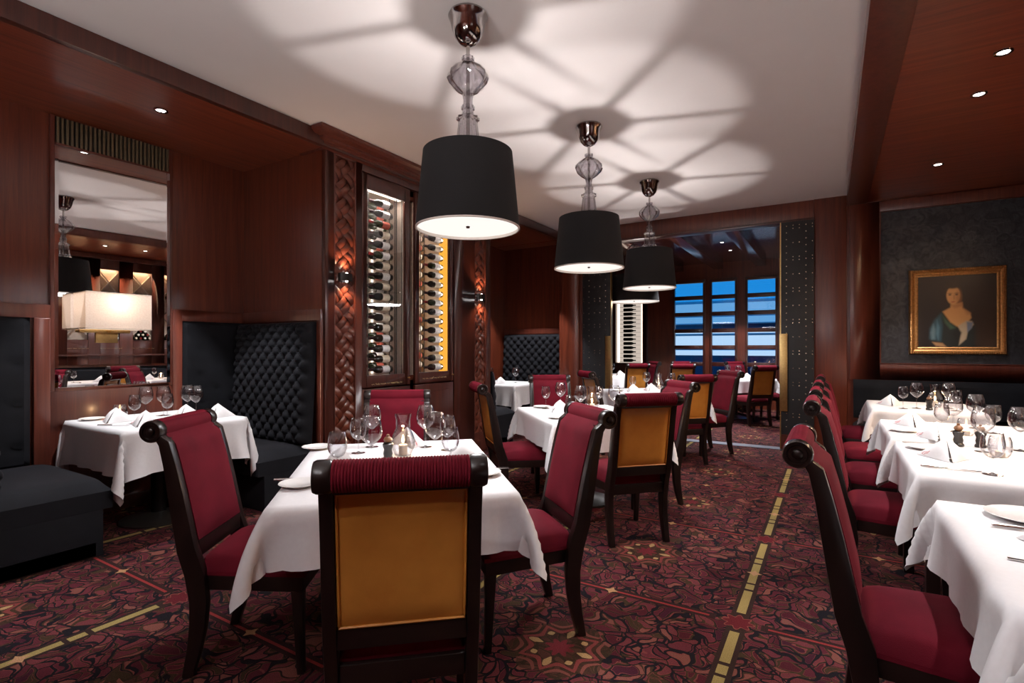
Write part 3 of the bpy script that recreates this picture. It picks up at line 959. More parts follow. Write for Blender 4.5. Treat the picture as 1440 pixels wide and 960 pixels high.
for i, (a, b, _) in enumerate(WIN):
    t = tag(thing('window_%d' % (i + 1), None, None, ((a + b) / 2, YW, wz0)), ['tall dusk window nearest the lit bottle rack', 'second tall dusk window from the lit bottle rack', 'third tall dusk window, beside the wide dark post', 'tall dusk window behind the studded door'][i], None, None, 'structure')
    w = (b - a) / 2
    m = MB()
    m.box(-w - 0.03, -w + 0.02, -0.03, 0.06, -0.03, wz1 - wz0 + 0.03).box(w - 0.02, w + 0.03, -0.03, 0.06, -0.03, wz1 - wz0 + 0.03)
    m.box(-w - 0.03, w + 0.03, -0.035, 0.06, wz1 - wz0 - 0.012, wz1 - wz0 + 0.06).box(-w - 0.03, w + 0.03, -0.035, 0.06, -0.06, 0.01)
    obj('window_frame', m, M['wood_dark'], t, 0.004)
    m = MB()
    for k in range(1, 6):
        z = wz1 - wz0 - 0.345 - (k - 1) * 0.374
        m.box(-w + 0.02, w - 0.02, -0.02, 0.03, z - 0.045, z + 0.045)
    obj('muntins', m, M['wood_dark'], t, 0.004)
    obj('pane', MB().box(-w + 0.02, w - 0.02, 0.032, 0.036, 0.01, wz1 - wz0 - 0.012), M['pane'], t)
# the street outside
struct('ground_outside', MB().box(-25, 14, YW + 0.2, 45, -0.5, -0.2), M['asphalt'])
ob = thing('office_building', 'pale blue lit office block across the street, seen through the far windows', 'building', (-2.5, 21, -0.2))
obj('core', MB().box(-16, 12, 0.3, 6, 0, 3.32), M['facade_glass'], ob)
m, m2, m3, m4 = MB(), MB(), MB(), MB()
for z0, z1 in ((3.22, 3.32), (2.70, 2.76), (2.42, 2.46), (2.0, 2.06), (1.42, 1.46)):
    m.box(-16, 12, 0.15, 0.3, z0, z1)
for z0, z1 in ((2.78, 3.22), (2.46, 2.70)):
    m2.box(-16, 12, 0.26, 0.299, z0, z1)
for z0, z1 in ((2.06, 2.24), (1.48, 1.98), (1.22, 1.42)):
    m4.box(-16, 12, 0.26, 0.299, z0, z1)
obj('spandrels', m, M['facade'], ob)
obj('blue_windows', m2, M['officeblue'], ob)
obj('lit_windows', m4, M['officelight'], ob)
for i in range(10):
    m3.box(-16 + i * 3.1, -15.95 + i * 3.1, 0.2, 0.3, 0, 3.25)
obj('facade_fins', m3, M['facade'], ob)
# lit bottle rack on the far wall
fr_ = thing('bottle_rack', 'narrow brightly lit bottle rack on the far room wall', 'wine rack', (-4.13, YW - 0.005, 0))
obj('cabinet_frame', MB().box(-0.42, -0.33, -0.14, 0, 0, 2.6).box(0.33, 0.42, -0.14, 0, 0, 2.6).box(-0.42, 0.42, -0.14, 0, 2.4, 2.6).box(-0.42, 0.42, -0.14, 0, 0, 0.95), M['wood_dark'], fr_, 0.005)
obj('back_panel', MB().box(-0.33, 0.33, -0.012, 0, 0.95, 2.4), M['rack_glow'], fr_)  # panel made to glow in place of light falling inside the rack
obj('light_strip', MB().box(-0.325, -0.27, -0.03, -0.012, 0.96, 2.39).box(0.27, 0.325, -0.03, -0.012, 0.96, 2.39), M['led'], fr_)
sh_ = MB()
for i in range(14):
    sh_.box(-0.26, 0.26, -0.12, -0.012, 0.97 + i * 0.1015, 0.974 + i * 0.1015)
obj('shelves', sh_, M['iron'], fr_)
fb = bottle_proto('wine_bottle', M['label_white'], M['foil_dark'], M['bottle'])
fbm = MB().lathe([(0.0, 0.0), (0.034, 0.0), (0.0375, 0.006), (0.0375, 0.185), (0.034, 0.205), (0.0145, 0.25), (0.0145, 0.298), (0.0, 0.30)], 10, axis='x').mesh('wine_bottle')
fbm.materials.append(M['bottle'])
for ch in list(fb.children):
    bpy.data.objects.remove(ch)
bpy.data.objects.remove(fb)
for i in range(14):
    o = put('wine_bottle', fbm, None, None, (-4.13 - 0.15, YW - 0.075, 0.974 + 0.0378 + i * 0.1015))
    tag(o, 'dark bottle lying in the lit far rack, %s shelf from the bottom' % ORD[i], 'wine bottle', 'bottles in the far lit rack')

# ------------------------------------------------------------------ lights in the ceiling
dl_proto = None
def downlight(x, y, z, label, group, power, size=80, color=(0.98, 0.97, 1.0), blend=0.25, aim=None):
    global dl_proto
    t = thing('recessed_downlight', label, 'ceiling light', (x, y, z), 0, group)
    if dl_proto is None:
        a = MB().lathe([(0.030, -0.001), (0.034, -0.006), (0.046, -0.005), (0.048, 0.0)], 20, caps=False).mesh('trim_ring')
        b = MB().lathe([(0.0, -0.0015), (0.030, -0.0015), (0.030, 0.0)], 20, caps=False).mesh('lens')
        dl_proto = (a, b)
    put('trim_ring', dl_proto[0], M['chrome'], t)
    put('lens', dl_proto[1], M['lens'], t)
    if power:
        l = lamp('downlight_beam', 'SPOT', (0, 0, -0.012), power, color, t, spot_size=math.radians(size), spot_blend=blend, shadow_soft_size=0.02)
        if aim:
            l.rotation_euler = aim
    return t
downlight(-4.21, 1.94, ZS + 0.008, 'small downlight in the booth soffit above the mirror table', 'downlights in the booth soffit', 250, 66)
downlight(-4.21, -0.6, ZS + 0.008, 'small downlight in the booth soffit behind the camera', 'downlights in the booth soffit', 120, 80)
downlight(-4.25, 6.9, ZS + 0.008, 'small downlight in the booth soffit above the far booth', 'downlights in the booth soffit', 280, 75)
for y, lb in ((0.7, 'downlight over the nearest end of the table row'), (1.9, 'downlight over the near table of the row'), (2.5, 'second downlight over the near table of the row'), (3.56, 'downlight beside the two bright ones over the row'),
              (4.16, 'largest looking downlight in the soffit over the table row'), (4.76, 'middle downlight in the soffit over the table row'), (6.38, 'downlight in the soffit nearest the portrait wall')):
    downlight(0.875, y, ZS + 0.012, lb, 'downlights over the long table row', 85 if y > 3 else 48, 84)
for y, lb in ((9.0, 'downlight between the far room beams nearest the doorway'), (9.95, 'middle downlight between the far room beams'), (10.85, 'downlight between the far room beams nearest the windows')):
    downlight(-1.66, y, 3.20, lb, 'downlights in the far room ceiling', 340, 95)

for x, y, lb in ((-0.9, -1.5, 'added fill downlight behind the camera, by the booths'), (0.0, -1.5, 'added fill downlight behind the camera, by the table row')):
    downlight(x, y, ZC, lb, 'added fill downlights behind the camera', 60, 120)  # unseen pair, added to light the room from behind the camera
def fill_uplighter(x, y, label):  # unseen lamp behind the camera, added to brighten ceiling and room
    t = thing('fill_lamp', label, 'fill lamp', (x, y, 0), 0, 'added fill lamps behind the camera')
    obj('base', MB().lathe([(0.0, 0.0), (0.14, 0.0), (0.14, 0.015), (0.02, 0.03), (0.0, 0.03)], 24), M['iron'], t)
    obj('pole', MB().lathe([(0.012, 0.02), (0.012, 1.72)], 12), M['brass'], t)
    obj('bowl', MB().lathe([(0.0, 1.70), (0.05, 1.71), (0.13, 1.76), (0.17, 1.82), (0.165, 1.82), (0.125, 1.768), (0.0, 1.72)], 28), M['brass'], t)
    lamp('fill_uplight', 'POINT', (0, 0, 1.815), 125, (1.0, 0.945, 0.93), t, shadow_soft_size=0.05)
fill_uplighter(-1.3, -0.9, 'added brass fill lamp behind the camera on the booth side')
fill_uplighter(0.0, -1.0, 'added brass fill lamp behind the camera on the table row side')

# ------------------------------------------------------------------ pendant lamps
def pendant(x, y, zc, label, s=1.0, drop=0.0, power=34):
    """fluted smoked glass stem above a black drum shade; heights measured down from the ceiling"""
    t = thing('pendant_lamp', label, 'pendant lamp', (x, y, zc), 0, 'black drum pendants')
    z = lambda h: h - 3.18 - (drop if h < 2.97 else 0)
    obj('canopy', MB().lathe([(0.0, 0.0), (0.106, 0.0), (0.111, -0.012), (0.107, -0.022), (0.098, -0.045), (0.088, -0.09), (0.072, -0.13), (0.045, -0.160), (0.018, -0.172), (0.0, -0.173)], 28), M['chrome'], t)
    obj('rod', MB().lathe([(0.0, -0.165), (0.0105, -0.165), (0.0105, z(2.30)), (0.0, z(2.30))], 10), M['chrome'], t)
    gl = [(0.022, 2.945), (0.034, 2.940), (0.034, 2.925), (0.024, 2.918), (0.040, 2.905), (0.078, 2.880), (0.108, 2.845), (0.112, 2.825), (0.100, 2.795), (0.060, 2.755), (0.030, 2.735),
          (0.024, 2.70), (0.026, 2.672), (0.036, 2.665), (0.036, 2.648), (0.030, 2.640), (0.034, 2.612), (0.062, 2.600), (0.062, 2.588), (0.050, 2.580), (0.056, 2.53), (0.064, 2.465), (0.080, 2.455), (0.080, 2.440), (0.066, 2.43), (0.072, 2.408)]
    obj('glass_stem', MB().lathe([(r, z(h)) for r, h in gl], 60, caps=False, flute=0.06, nfl=10), M['smoke'], t, smooth=0.5)
    zt, zb = z(2.405), z(1.98)
    rt, rb = 0.25 * s, 0.291 * s
    sh = MB().lathe([(rt, zt), (rb, zb), ], 56, caps=False)
    so = obj('lamp_shade', sh, M['shade'], t)
    obj('shade_liner', MB().lathe([(rt - 0.004, zt), (rb - 0.004, zb + 0.002)], 56, caps=False), M['liner'], so)
    obj('shade_rim', MB().lathe([(rb - 0.008, zb - 0.004), (rb + 0.001, zb - 0.004), (rb + 0.001, zb + 0.004), (rb - 0.008, zb + 0.004), (rb - 0.008, zb - 0.004)], 56, caps=False), M['liner'], so)
    sp = MB()
    sp.lathe([(0.0, zt - 0.004), (0.074, zt - 0.004), (0.074, zt), (0.0, zt)], 28)
    for k in range(6):
        a = k * PI / 3 + 0.30
        c, s_ = math.cos(a), math.sin(a)
        q = 0.008
        pts = []
        for rr, sgn in ((0.07, -1), (rt - 0.003, -1), (rt - 0.003, 1), (0.07, 1)):
            pts.append((rr * c - sgn * q * s_, rr * s_ + sgn * q * c))
        sp.prism(pts, zt - 0.004, zt, 'xy')
    obj('spider', sp, M['iron'], t)
    obj('diffuser', MB().lathe([(0.0, zb + 0.012), (rb - 0.007, zb + 0.012), (rb - 0.007, zb + 0.016), (0.0, zb + 0.016)], 48), M['diffuser'], t)
    obj('finial', MB().lathe([(0.0, zb + 0.001), (0.010, zb + 0.003), (0.012, zb + 0.012), (0.0, zb + 0.012)], 12), M['chrome'], t)
    obj('bulb', MB().lathe([(0.0, z(2.135)), (0.02, z(2.145)), (0.026, z(2.165)), (0.018, z(2.18)), (0.0, z(2.183))], 14), M['diffuser'], t)
    lamp('bulb_light', 'POINT', (0, 0, z(2.204)), power, (1.0, 0.94, 0.925), t, shadow_soft_size=0.017)
    a = lamp('diffuser_light', 'AREA', (0, 0, zb - 0.012), (27 if s == 1.0 else 10), (0.98, 0.97, 1.0), t, shape='DISK', size=0.5 * s)
    return t
pendant(-1.74, 2.379, ZC, 'black drum pendant with smoked glass stem nearest the camera, largest of the row')
pendant(-1.74, 4.10, ZC, 'middle black drum pendant of the row under the white ceiling')
pendant(-1.74, 5.82, ZC, 'black drum pendant closest to the doorway header')
pendant(-2.73, 8.3, 3.20, 'wide black drum pendant hanging beyond the doorway', 1.36, -0.06, 30)

# ------------------------------------------------------------------ tables, cloths
def drape(name, hx, hy, L, seed, floor=-0.74, xmin=None, steps=240):
    n1 = max(5, int(L / 0.024))
    def axis(h):
        n2 = max(10, int(2 * h / 0.04))
        return np.concatenate([np.linspace(-h - L, -h, n1 + 1)[:-1], np.linspace(-h, h, n2 + 1), np.linspace(h, h + L, n1 + 1)[1:]])
    xs, ys = axis(hx), axis(hy)
    X, Y = np.meshgrid(xs, ys, indexing='ij')
    rng = np.random.RandomState(seed)
    P = np.stack([X, Y, np.zeros_like(X)], -1)
    rest = P.copy()
    fixed = (np.abs(X) <= hx + 1e-6) & (np.abs(Y) <= hy + 1e-6)
    w = np.where(fixed, 0.0, 1.0)[..., None]
    P += rng.normal(0, 0.0008, P.shape) * w
    # a gentle ready-made fall so that the corners fold the same way every time
    V = np.zeros_like(P)
    cons = []
    def sl(di, dj, ei, ej, k, par):
        nx, ny = X.shape
        pass
    nx, ny = X.shape
    def pairs(di, dj):
        A, B = [], []
        I, J = np.meshgrid(np.arange(nx), np.arange(ny), indexing='ij')
        ok = (I + di >= 0) & (I + di < nx) & (J + dj >= 0) & (J + dj < ny)
        I, J = I[ok], J[ok]
        a = I * ny + J
        b = (I + di) * ny + J + dj
        act = ~(fixed.ravel()[a] & fixed.ravel()[b])
        a, b, I, J = a[act], b[act], I[act], J[act]
        if di:
            par = (I // abs(di)) % 2
        else:
            par = (J // abs(dj)) % 2
        return [(a[par == q], b[par == q]) for q in (0, 1)]
    R0 = rest.reshape(-1, 3)
    for di, dj, st in ((1, 0, 1.0), (0, 1, 1.0), (1, 1, 0.6), (1, -1, 0.6), (2, 0, 0.25), (0, 2, 0.25), (3, 0, 0.07), (0, 3, 0.07)):
        for a, b in pairs(di, dj):
            if len(a):
                cons.append((a, b, np.linalg.norm(R0[a] - R0[b], axis=1), st))
    P = P.reshape(-1, 3)
    V = V.reshape(-1, 3)
    w = w.reshape(-1, 1)
    dt = 0.016
    for it in range(steps):
        V[:, 2] -= 9.8 * dt
        V *= 0.965
        Q = P + V * dt * w
        for k in range(5):
            for a, b, l0, st in cons:
                d = Q[b] - Q[a]
                l = np.linalg.norm(d, axis=1) + 1e-9
                ws = w[a, 0] + w[b, 0]
                c = (st * (l - l0) / (l * np.maximum(ws, 1e-6)))[:, None] * d
                Q[a] += c * w[a]
                Q[b] -= c * w[b]
            below = (Q[:, 2] < 0.002) & (w[:, 0] > 0)
            ex, ey = hx + 0.004 - np.abs(Q[:, 0]), hy + 0.004 - np.abs(Q[:, 1])
            ins = below & (ex > 0) & (ey > 0)
            px = ins & (ex < ey)
            py = ins & ~(ex < ey)
            Q[px, 0] = np.sign(Q[px, 0]) * (hx + 0.004)
            Q[py, 1] = np.sign(Q[py, 1]) * (hy + 0.004)
            if xmin is not None:
                Q[:, 0] = np.maximum(Q[:, 0], xmin)
        V = (Q - P) / dt
        sp = np.linalg.norm(V, axis=1, keepdims=True)
        V *= np.minimum(1, 3.0 / (sp + 1e-9))
        P = Q
    fs = [(i * ny + j, (i + 1) * ny + j, (i + 1) * ny + j + 1, i * ny + j + 1) for i in range(nx - 1) for j in range(ny - 1)]
    me = bpy.data.meshes.new(name)
    me.from_pydata([tuple(p) for p in P.tolist()], [], fs)
    bm = bmesh.new()
    bm.from_mesh(me)
    for f in bm.faces:
        f.smooth = True
    for e_ in bm.edges:
        e_.smooth = e_.calc_face_angle(0) < 1.3
    bm.to_mesh(me)
    bm.free()
    me.materials.append(M['linen'])
    return me

CLOTH_MID = drape('tablecloth', 0.455, 0.615, 0.205, 3)
CLOTH_SQ = drape('tablecloth', 0.45, 0.545, 0.225, 5)
CLOTH_ROW = drape('tablecloth', 0.40, 0.475, 0.205, 11)
CLOTH_BOOTH = drape('tablecloth', 0.475, 0.42, 0.29, 23, xmin=-0.54)

def table(x, y, rz, hx, hy, cloth, tl, cl, top=0.75, grp='dining tables', single=True):
    t = thing('dining_table', tl, 'table', (x, y, 0), rz, grp)
    obj('tabletop', MB().box(-hx, hx, -hy, hy, top - 0.045, top - 0.004), M['chairwood'], t, 0.004)
    if single:
        obj('pedestal', MB().lathe([(0.05, 0.05), (0.05, top - 0.05)], 16), M['iron'], t)
        obj('base', MB().lathe([(0.0, 0.0), (0.25, 0.0), (0.25, 0.012), (0.05, 0.06), (0.0, 0.06)], 24), M['pepper'], t)
    else:
        for sx in (-1, 1):
            for sy in (-1, 1):
                obj('leg', MB().box(sx * (hx - 0.05) - 0.025, sx * (hx - 0.05) + 0.025, sy * (hy - 0.05) - 0.025, sy * (hy - 0.05) + 0.025, 0, top - 0.045), M['chairwood'], t, 0.004)
    c = put('tablecloth', cloth, None, None, (x, y, top), rz)
    tag(c, cl, 'tablecloth', 'white tablecloths')
    return t

AR = facing(-0.225, 0.974)           # heading of the diagonal tables
BRZ = facing(-0.237, 0.971)
TA, TB, TE = (-0.553, 2.51), (0.62, 4.52), (1.78, 6.72)
table(*W(*TA), AR, 0.45, 0.61, CLOTH_MID, 'table under white cloth behind the nearest gold-backed chair', 'white cloth on the front centre table with the hurricane candle')
table(*W(*TB), BRZ, 0.445, 0.54, CLOTH_SQ, 'table under white cloth below the middle pendant', 'white cloth on the second centre table, half hidden by the dining chairs')
table(*W(*TE), BRZ, 0.445, 0.54, CLOTH_SQ, 'table under white cloth just before the doorway', 'white cloth on the centre table nearest the doorway')
table(-4.42, 2.02, 0, 0.47, 0.415, CLOTH_BOOTH, 'booth table under white cloth below the mirror', 'long hanging white cloth on the booth table below the mirror', 0.765)
table(-4.40, 6.95, 0, 0.47, 0.415, CLOTH_BOOTH, 'booth table under white cloth in the far booth', 'white cloth on the table in the far booth', 0.765)
ROWY = (0.87, 1.985, 3.40, 4.54, 6.32)
rl = ['at the picture edge', 'nearest the camera with dinner plate in view', 'with the upright water goblet at its corner', 'with the big round glasses', 'below the portrait']
for y, l in zip(ROWY, rl):
    table(0.735, y, 0, 0.395, 0.47, CLOTH_ROW, 'long-row table ' + l, 'white cloth on the long-row table ' + l, 0.75 if y > 1 else 0.748, 'tables of the long row', False)
# far room tables
FT = [(-1.53, 10.55), (-3.1, 10.9)]
table(-1.53, 10.55, BRZ, 0.445, 0.54, CLOTH_SQ, 'far room table under white cloth in front of the windows', 'white cloth on the far room table in front of the windows')
table(-3.9, 10.4, BRZ, 0.445, 0.54, CLOTH_SQ, 'far room table under white cloth before the lit bottle rack', 'white cloth on the far room table before the lit bottle rack')

# ------------------------------------------------------------------ scroll-back chairs
POST = [(0.020, 0.965, 0.040), (0.050, 0.93, 0.044), (0.072, 0.84, 0.050), (0.093, 0.73, 0.060), (0.112, 0.626, 0.066), (0.133, 0.51, 0.072), (0.165, 0.41, 0.076),
        (0.180, 0.30, 0.068), (0.176, 0.20, 0.060), (0.160, 0.10, 0.050), (0.136, 0.0, 0.040)]
ZR, RR = 0.978, 0.040
def post_edges():
    F, B = [], []
    for i, (y, z, w) in enumerate(POST):
        a, b = POST[max(0, i - 1)], POST[min(len(POST) - 1, i + 1)]
        ty, tz = b[0] - a[0], b[1] - a[1]
        l = math.hypot(ty, tz)
        ny, nz = -tz / l, ty / l
        F.append((y + ny * w / 2, z + nz * w / 2 if 0 < i < len(POST) - 1 else z))
        B.append((y - ny * w / 2, z - nz * w / 2 if 0 < i < len(POST) - 1 else z))
    return F, B
PF, PB = post_edges()
def at_z(line, z):
    for (y0, z0), (y1, z1) in zip(line, line[1:]):
        if z1 <= z <= z0:
            f = (z0 - z) / (z0 - z1 + 1e-9)
            return y0 + (y1 - y0) * f
    return line[0][0] if z > line[0][1] else line[-1][0]

def chair_proto():
    t = thing('dining_chair', 'x', 'chair')
    for s in (-1, 1):
        x0, x1 = sorted((s * 0.181, s * 0.219))
        p = obj('back_post', MB().prism(PF + PB[::-1], x0, x1, 'yz'), M['chairwood'], t, 0.006)
        sc_ = MB()
        x_in, x_out = s * 0.178, s * 0.224
        prof = [(0.0, x_in), (0.041, x_in), (0.044, x_in + s * 0.006), (0.044, x_out - s * 0.008), (0.040, x_out), (0.030, x_out), (0.027, x_out - s * 0.007), (0.017, x_out - s * 0.007), (0.014, x_out), (0.008, x_out + s * 0.003), (0.0, x_out + s * 0.004)]
        sc_.lathe(prof, 24, (0, 0, ZR), 'x')
        obj('scroll', sc_, M['chairwood'], p, smooth=0.5)
    # upholstered front
    zs = [0.535 + i * (0.925 - 0.535) / 14 for i in range(15)]
    angs = [math.radians(a) for a in range(-20, 231, 18)]
    m = MB()
    NX = 14
    rows = []
    for i in range(NX + 1):
        u = -1 + 2 * i / NX
        b = 1 - abs(u) ** 5
        x = u * 0.1805
        loop = []
        for z in zs:
            e = min(1, (z - 0.535) / 0.05)
            loop.append((x, at_z(PF, z) + 0.002 + 0.016 * b * (1 - (1 - e) ** 2), z))
        for a in angs:
            rr = RR - 0.004 + 0.003 * b
            loop.append((x, rr * math.cos(a), ZR + rr * math.sin(a)))
        for z in reversed(zs):
            loop.append((x, at_z(PF, z) - 0.028, z))
        rows.append(loop)
    n = len(rows[0])
    vs = [p for r in rows for p in r]
    fs = [(i * n + j, (i + 1) * n + j, (i + 1) * n + (j + 1) % n, i * n + (j + 1) % n) for i in range(NX) for j in range(n)]
    fs += [tuple(range(n)), tuple(NX * n + k for k in reversed(range(n)))]
    m.raw(vs, fs)
    obj('backrest', m, M['red'], t, smooth=0.9)
    # ribbed roll seen from behind
    m = MB()
    nr = 44
    def RL(a, b):
        x = (a - 0.5) * 0.354
        an = math.radians(62 + 208 * b)
        e = min(1, b * 6, (1 - b) * 6)
        r = RR + 0.0005 + e * 0.0048 * abs(math.sin(PI * nr * a)) ** 0.6
        return (x, r * math.cos(an), ZR + r * math.sin(an))
    m.grid(RL, nr * 4, 14)
    obj('ribbed_roll', m, M['roll'], t, smooth=1.2)
    # leather back panel with piping
    m = MB()
    z0, z1 = 0.525, 0.925
    def off(a, b):
        ex, ez = min(a, 1 - a), min(b, 1 - b)
        return 0.016 * min(1, (ex * 7)) ** 0.5 * min(1, (ez * 7)) ** 0.5
    def GB(a, b):
        z = z0 + (z1 - z0) * b
        return ((a - 0.5) * 0.36, at_z(PB, z) + 0.016 - off(a, b), z)
    m.grid(GB, 16, 18)
    m.grid(lambda a, b: ((a - 0.5) * 0.36, at_z(PB, z0 + (z1 - z0) * b) + 0.024, z0 + (z1 - z0) * b), 2, 10)
    lp = obj('leather_back', m, M['leather'], t, smooth=0.9)
    pts = [((a - 0.5) * 0.348, at_z(PB, z0 + (z1 - z0) * b) + 0.008, z0 + (z1 - z0) * b) for a, b in
           [(0, 0.015)] + [(k / 6, 0.015) for k in range(1, 6)] + [(1, k / 10 * 0.97 + 0.015) for k in range(11)] + [(k / 6, 0.985) for k in range(5, 0, -1)] + [(0, k / 10 * 0.97 + 0.015) for k in range(10, 0, -1)]]
    obj('piping', MB().tube(pts, 0.0042, 6, True), M['leather'], lp)
    yb = at_z(PB, 0.49)
    obj('back_rail', MB().box(-0.182, 0.182, yb + 0.006, yb + 0.066, 0.465, 0.533), M['chairwood'], t, 0.004)
    obj('top_rail', MB().box(-0.182, 0.182, at_z(PB, 0.935) + 0.006, at_z(PB, 0.935) + 0.034, 0.92, 0.95), M['chairwood'], t, 0.004)
    # seat
    def half(y):
        return 0.185 + 0.05 * (y - 0.15) / 0.45
    Y0, Y1 = 0.165, 0.60
    m = MB()
    def ST(a, b):
        y = Y0 + (Y1 - Y0) * b
        u, v = 2 * a - 1, 2 * b - 1
        e = max(0, 1 - abs(u) ** 7) ** 0.5 * max(0, 1 - abs(v) ** 7) ** 0.5
        return (u * (half(y) + 0.012 * e), y + 0.012 * e * v, 0.41 + 0.075 * e + 0.012 * (1 - u * u) * (1 - v * v))
    m.grid(ST, 22, 22)
    m.prism([(-half(Y0), Y0), (half(Y0), Y0), (half(Y1), Y1), (-half(Y1), Y1)], 0.395, 0.411, 'xy')
    obj('seat', m, M['red'], t, smooth=0.9)
    m = MB()
    m.prism([(-half(0.14) + 0.004, 0.145), (half(0.14) - 0.004, 0.145), (half(0.595), 0.595), (-half(0.595), 0.595)], 0.335, 0.40, 'xy')
    obj('seat_frame', m, M['chairwood'], t, 0.005)
    for s in (-1, 1):
        m = MB()
        cx, cy = s * 0.208, 0.568
        a, b = 0.023, 0.014
        vs = []
        for z, q, k in ((0.0, b, 0.012), (0.2, 0.018, 0.004), (0.34, a, 0.0)):
            vs += [(cx - q, cy - q + k, z), (cx + q, cy - q + k, z), (cx + q, cy + q + k, z), (cx - q, cy + q + k, z)]
        fs = [(3, 2, 1, 0), (8, 9, 10, 11)]
        for l in (0, 4):
            fs += [(l + i, l + (i + 1) % 4, l + 4 + (i + 1) % 4, l + 4 + i) for i in range(4)]
        m.raw(vs, fs)
        obj('front_leg', m, M['chairwood'], t, 0.003)
    return t
CH = chair_proto()
ch_used = [False]
def chair(x, y, rz, label, group):
    if not ch_used[0]:
        ch_used[0] = True
        CH.location = (x, y, 0)
        CH.rotation_euler = (0, 0, rz)
        return tag(CH, label, None, group)
    return dup(CH, (x, y, 0), rz, label, group)
def chair_ud(u, d, fu, fd, label, group):
    x, y = W(u, d)
    return chair(x, y, facing(fu, fd), label, group)
gA, gB, gE = 'chairs at the front centre table', 'chairs at the second centre table', 'chairs at the table by the doorway'
chair_ud(-0.29, 1.385, -0.19, 0.98, 'gold-backed chair closest to the camera, ribbed red roll on top', gA)
chair_ud(-1.44, 2.28, 0.995, 0.06, 'red velvet chair between the mirror booth and the front table', gA)
chair_ud(0.385, 2.62, -0.95, -0.30, 'red velvet chair whose inner back shows, between front and second tables', gA)
chair_ud(-0.79, 3.61, 0.14, -0.99, 'red chair facing the camera in front of the wine cabinet doors', gA)
chair_ud(0.885, 3.36, -0.25, 0.97, 'gold-backed chair in the middle of the room, below the middle pendant', gB)
chair_ud(-0.284, 4.368, 0.97, 0.24, 'side-on chair with gold back next to the wine cabinet pilaster', gB)
chair_ud(0.40, 5.62, 0.10, -0.99, 'red chair facing the camera in front of the far booth', gB)
chair_ud(1.49, 4.60, -0.96, -0.26, 'red chair with its scroll beside the second gold back', gB)
chair_ud(2.02, 5.69, -0.25, 0.97, 'gold-backed chair at the doorway table, behind the red scroll chair', gE)
chair_ud(0.93, 6.56, 0.97, 0.24, 'small pink-topped chair in front of the studded door leaf', gE)
chair_ud(2.79, 6.68, -0.96, -0.26, 'dark red chair standing by the metal threshold strip', gE)
gR = 'chairs along the long table row'
rlab = ['large red chair nearest the camera at the long table row', 'second red chair from the camera along the long row', 'third red chair from the camera along the long row',
        'fourth red chair from the camera along the long row', 'last red chair of the long row, closest to the portrait wall']
for y, l in zip((2.07, 3.525, 4.41, 5.35, 6.48), rlab):
    chair(-0.088, y, -PI / 2, l, gR)
gF = 'chairs in the far room'
chair_ud(4.19, 8.62, -0.22, 0.975, 'gold-backed chair in the far room beside the studded door', gF)
chair(-2.30, 9.76, facing(0.20, 0.98), 'dark-backed chair in the far room before the window table', gF)
chair(-1.75, 11.98, facing(0.2, -0.98), 'bright red chair in front of the far windows', gF)
chair(-0.58, 11.25, facing(-0.95, -0.25), 'red chair at the far room table near the studded door edge', gF)
chair(-2.75, 11.52, facing(0.1, -1), 'red chair below the far window nearest the rack', gF)
chair(-4.60, 9.70, facing(0.97, 0.24), 'far room chair by the side wall, near the lit bottle rack', gF)
chair(-3.20, 11.08, facing(-0.95, -0.25), 'far room chair with pink scroll beside the lit bottle rack', gF)
chair(-4.68, 11.22, facing(0.25, -0.97), 'dark red chair in front of the lit bottle rack', gF)
chair(-3.08, 9.58, facing(-0.1, 0.99), 'dark chair back just inside the doorway, before the rack', gF)

# ------------------------------------------------------------------ table settings
def glass_proto(kind):
    t = thing({'goblet': 'water_goblet', 'red': 'wine_glass', 'white': 'wine_glass'}[kind], 'x', 'glass')
    H, rb, rr, sh = {'goblet': (0.185, 0.044, 0.037, 0.07), 'red': (0.235, 0.052, 0.038, 0.10), 'white': (0.205, 0.040, 0.032, 0.095)}[kind]
    bh = H - sh
    outer = [(0.0045, sh), (0.014, sh + bh * 0.03), (0.028, sh + bh * 0.12), (rb * 0.90, sh + bh * 0.27), (rb, sh + bh * 0.43), (rb * 0.985, sh + bh * 0.58), (rb * 0.91, sh + bh * 0.78), (rr, H)]
    inner = [(r - 0.0016, h + 0.002) for r, h in outer[1:-1]]
    prof = outer + [(rr - 0.0008, H + 0.0006)] + [(rr - 0.0016, H)] + inner[::-1] + [(0.0, sh + 0.006)]
    obj('bowl', MB().lathe(prof, 24), M['glass'], t, smooth=1.2)
    obj('stem', MB().lathe([(0.0045, 0.004), (0.0036, sh * 0.4), (0.0045, sh)], 10, caps=False), M['glass'], t)
    obj('foot', MB().lathe([(0.0, 0.0), (0.036, 0.0), (0.0365, 0.0015), (0.012, 0.004), (0.0045, 0.009), (0.0, 0.009)], 24), M['glass'], t)
    return t
GP = {k: glass_proto(k) for k in ('goblet', 'red', 'white')}
gu = {k: False for k in GP}
def reuse(store, flag, k, loc, rz, label, group):
    if not flag[k]:
        flag[k] = True
        o = store[k]
        o.location = loc
        o.rotation_euler = (0, 0, rz)
        return tag(o, label, None, group)
    return dup(store[k], loc, rz, label, group)

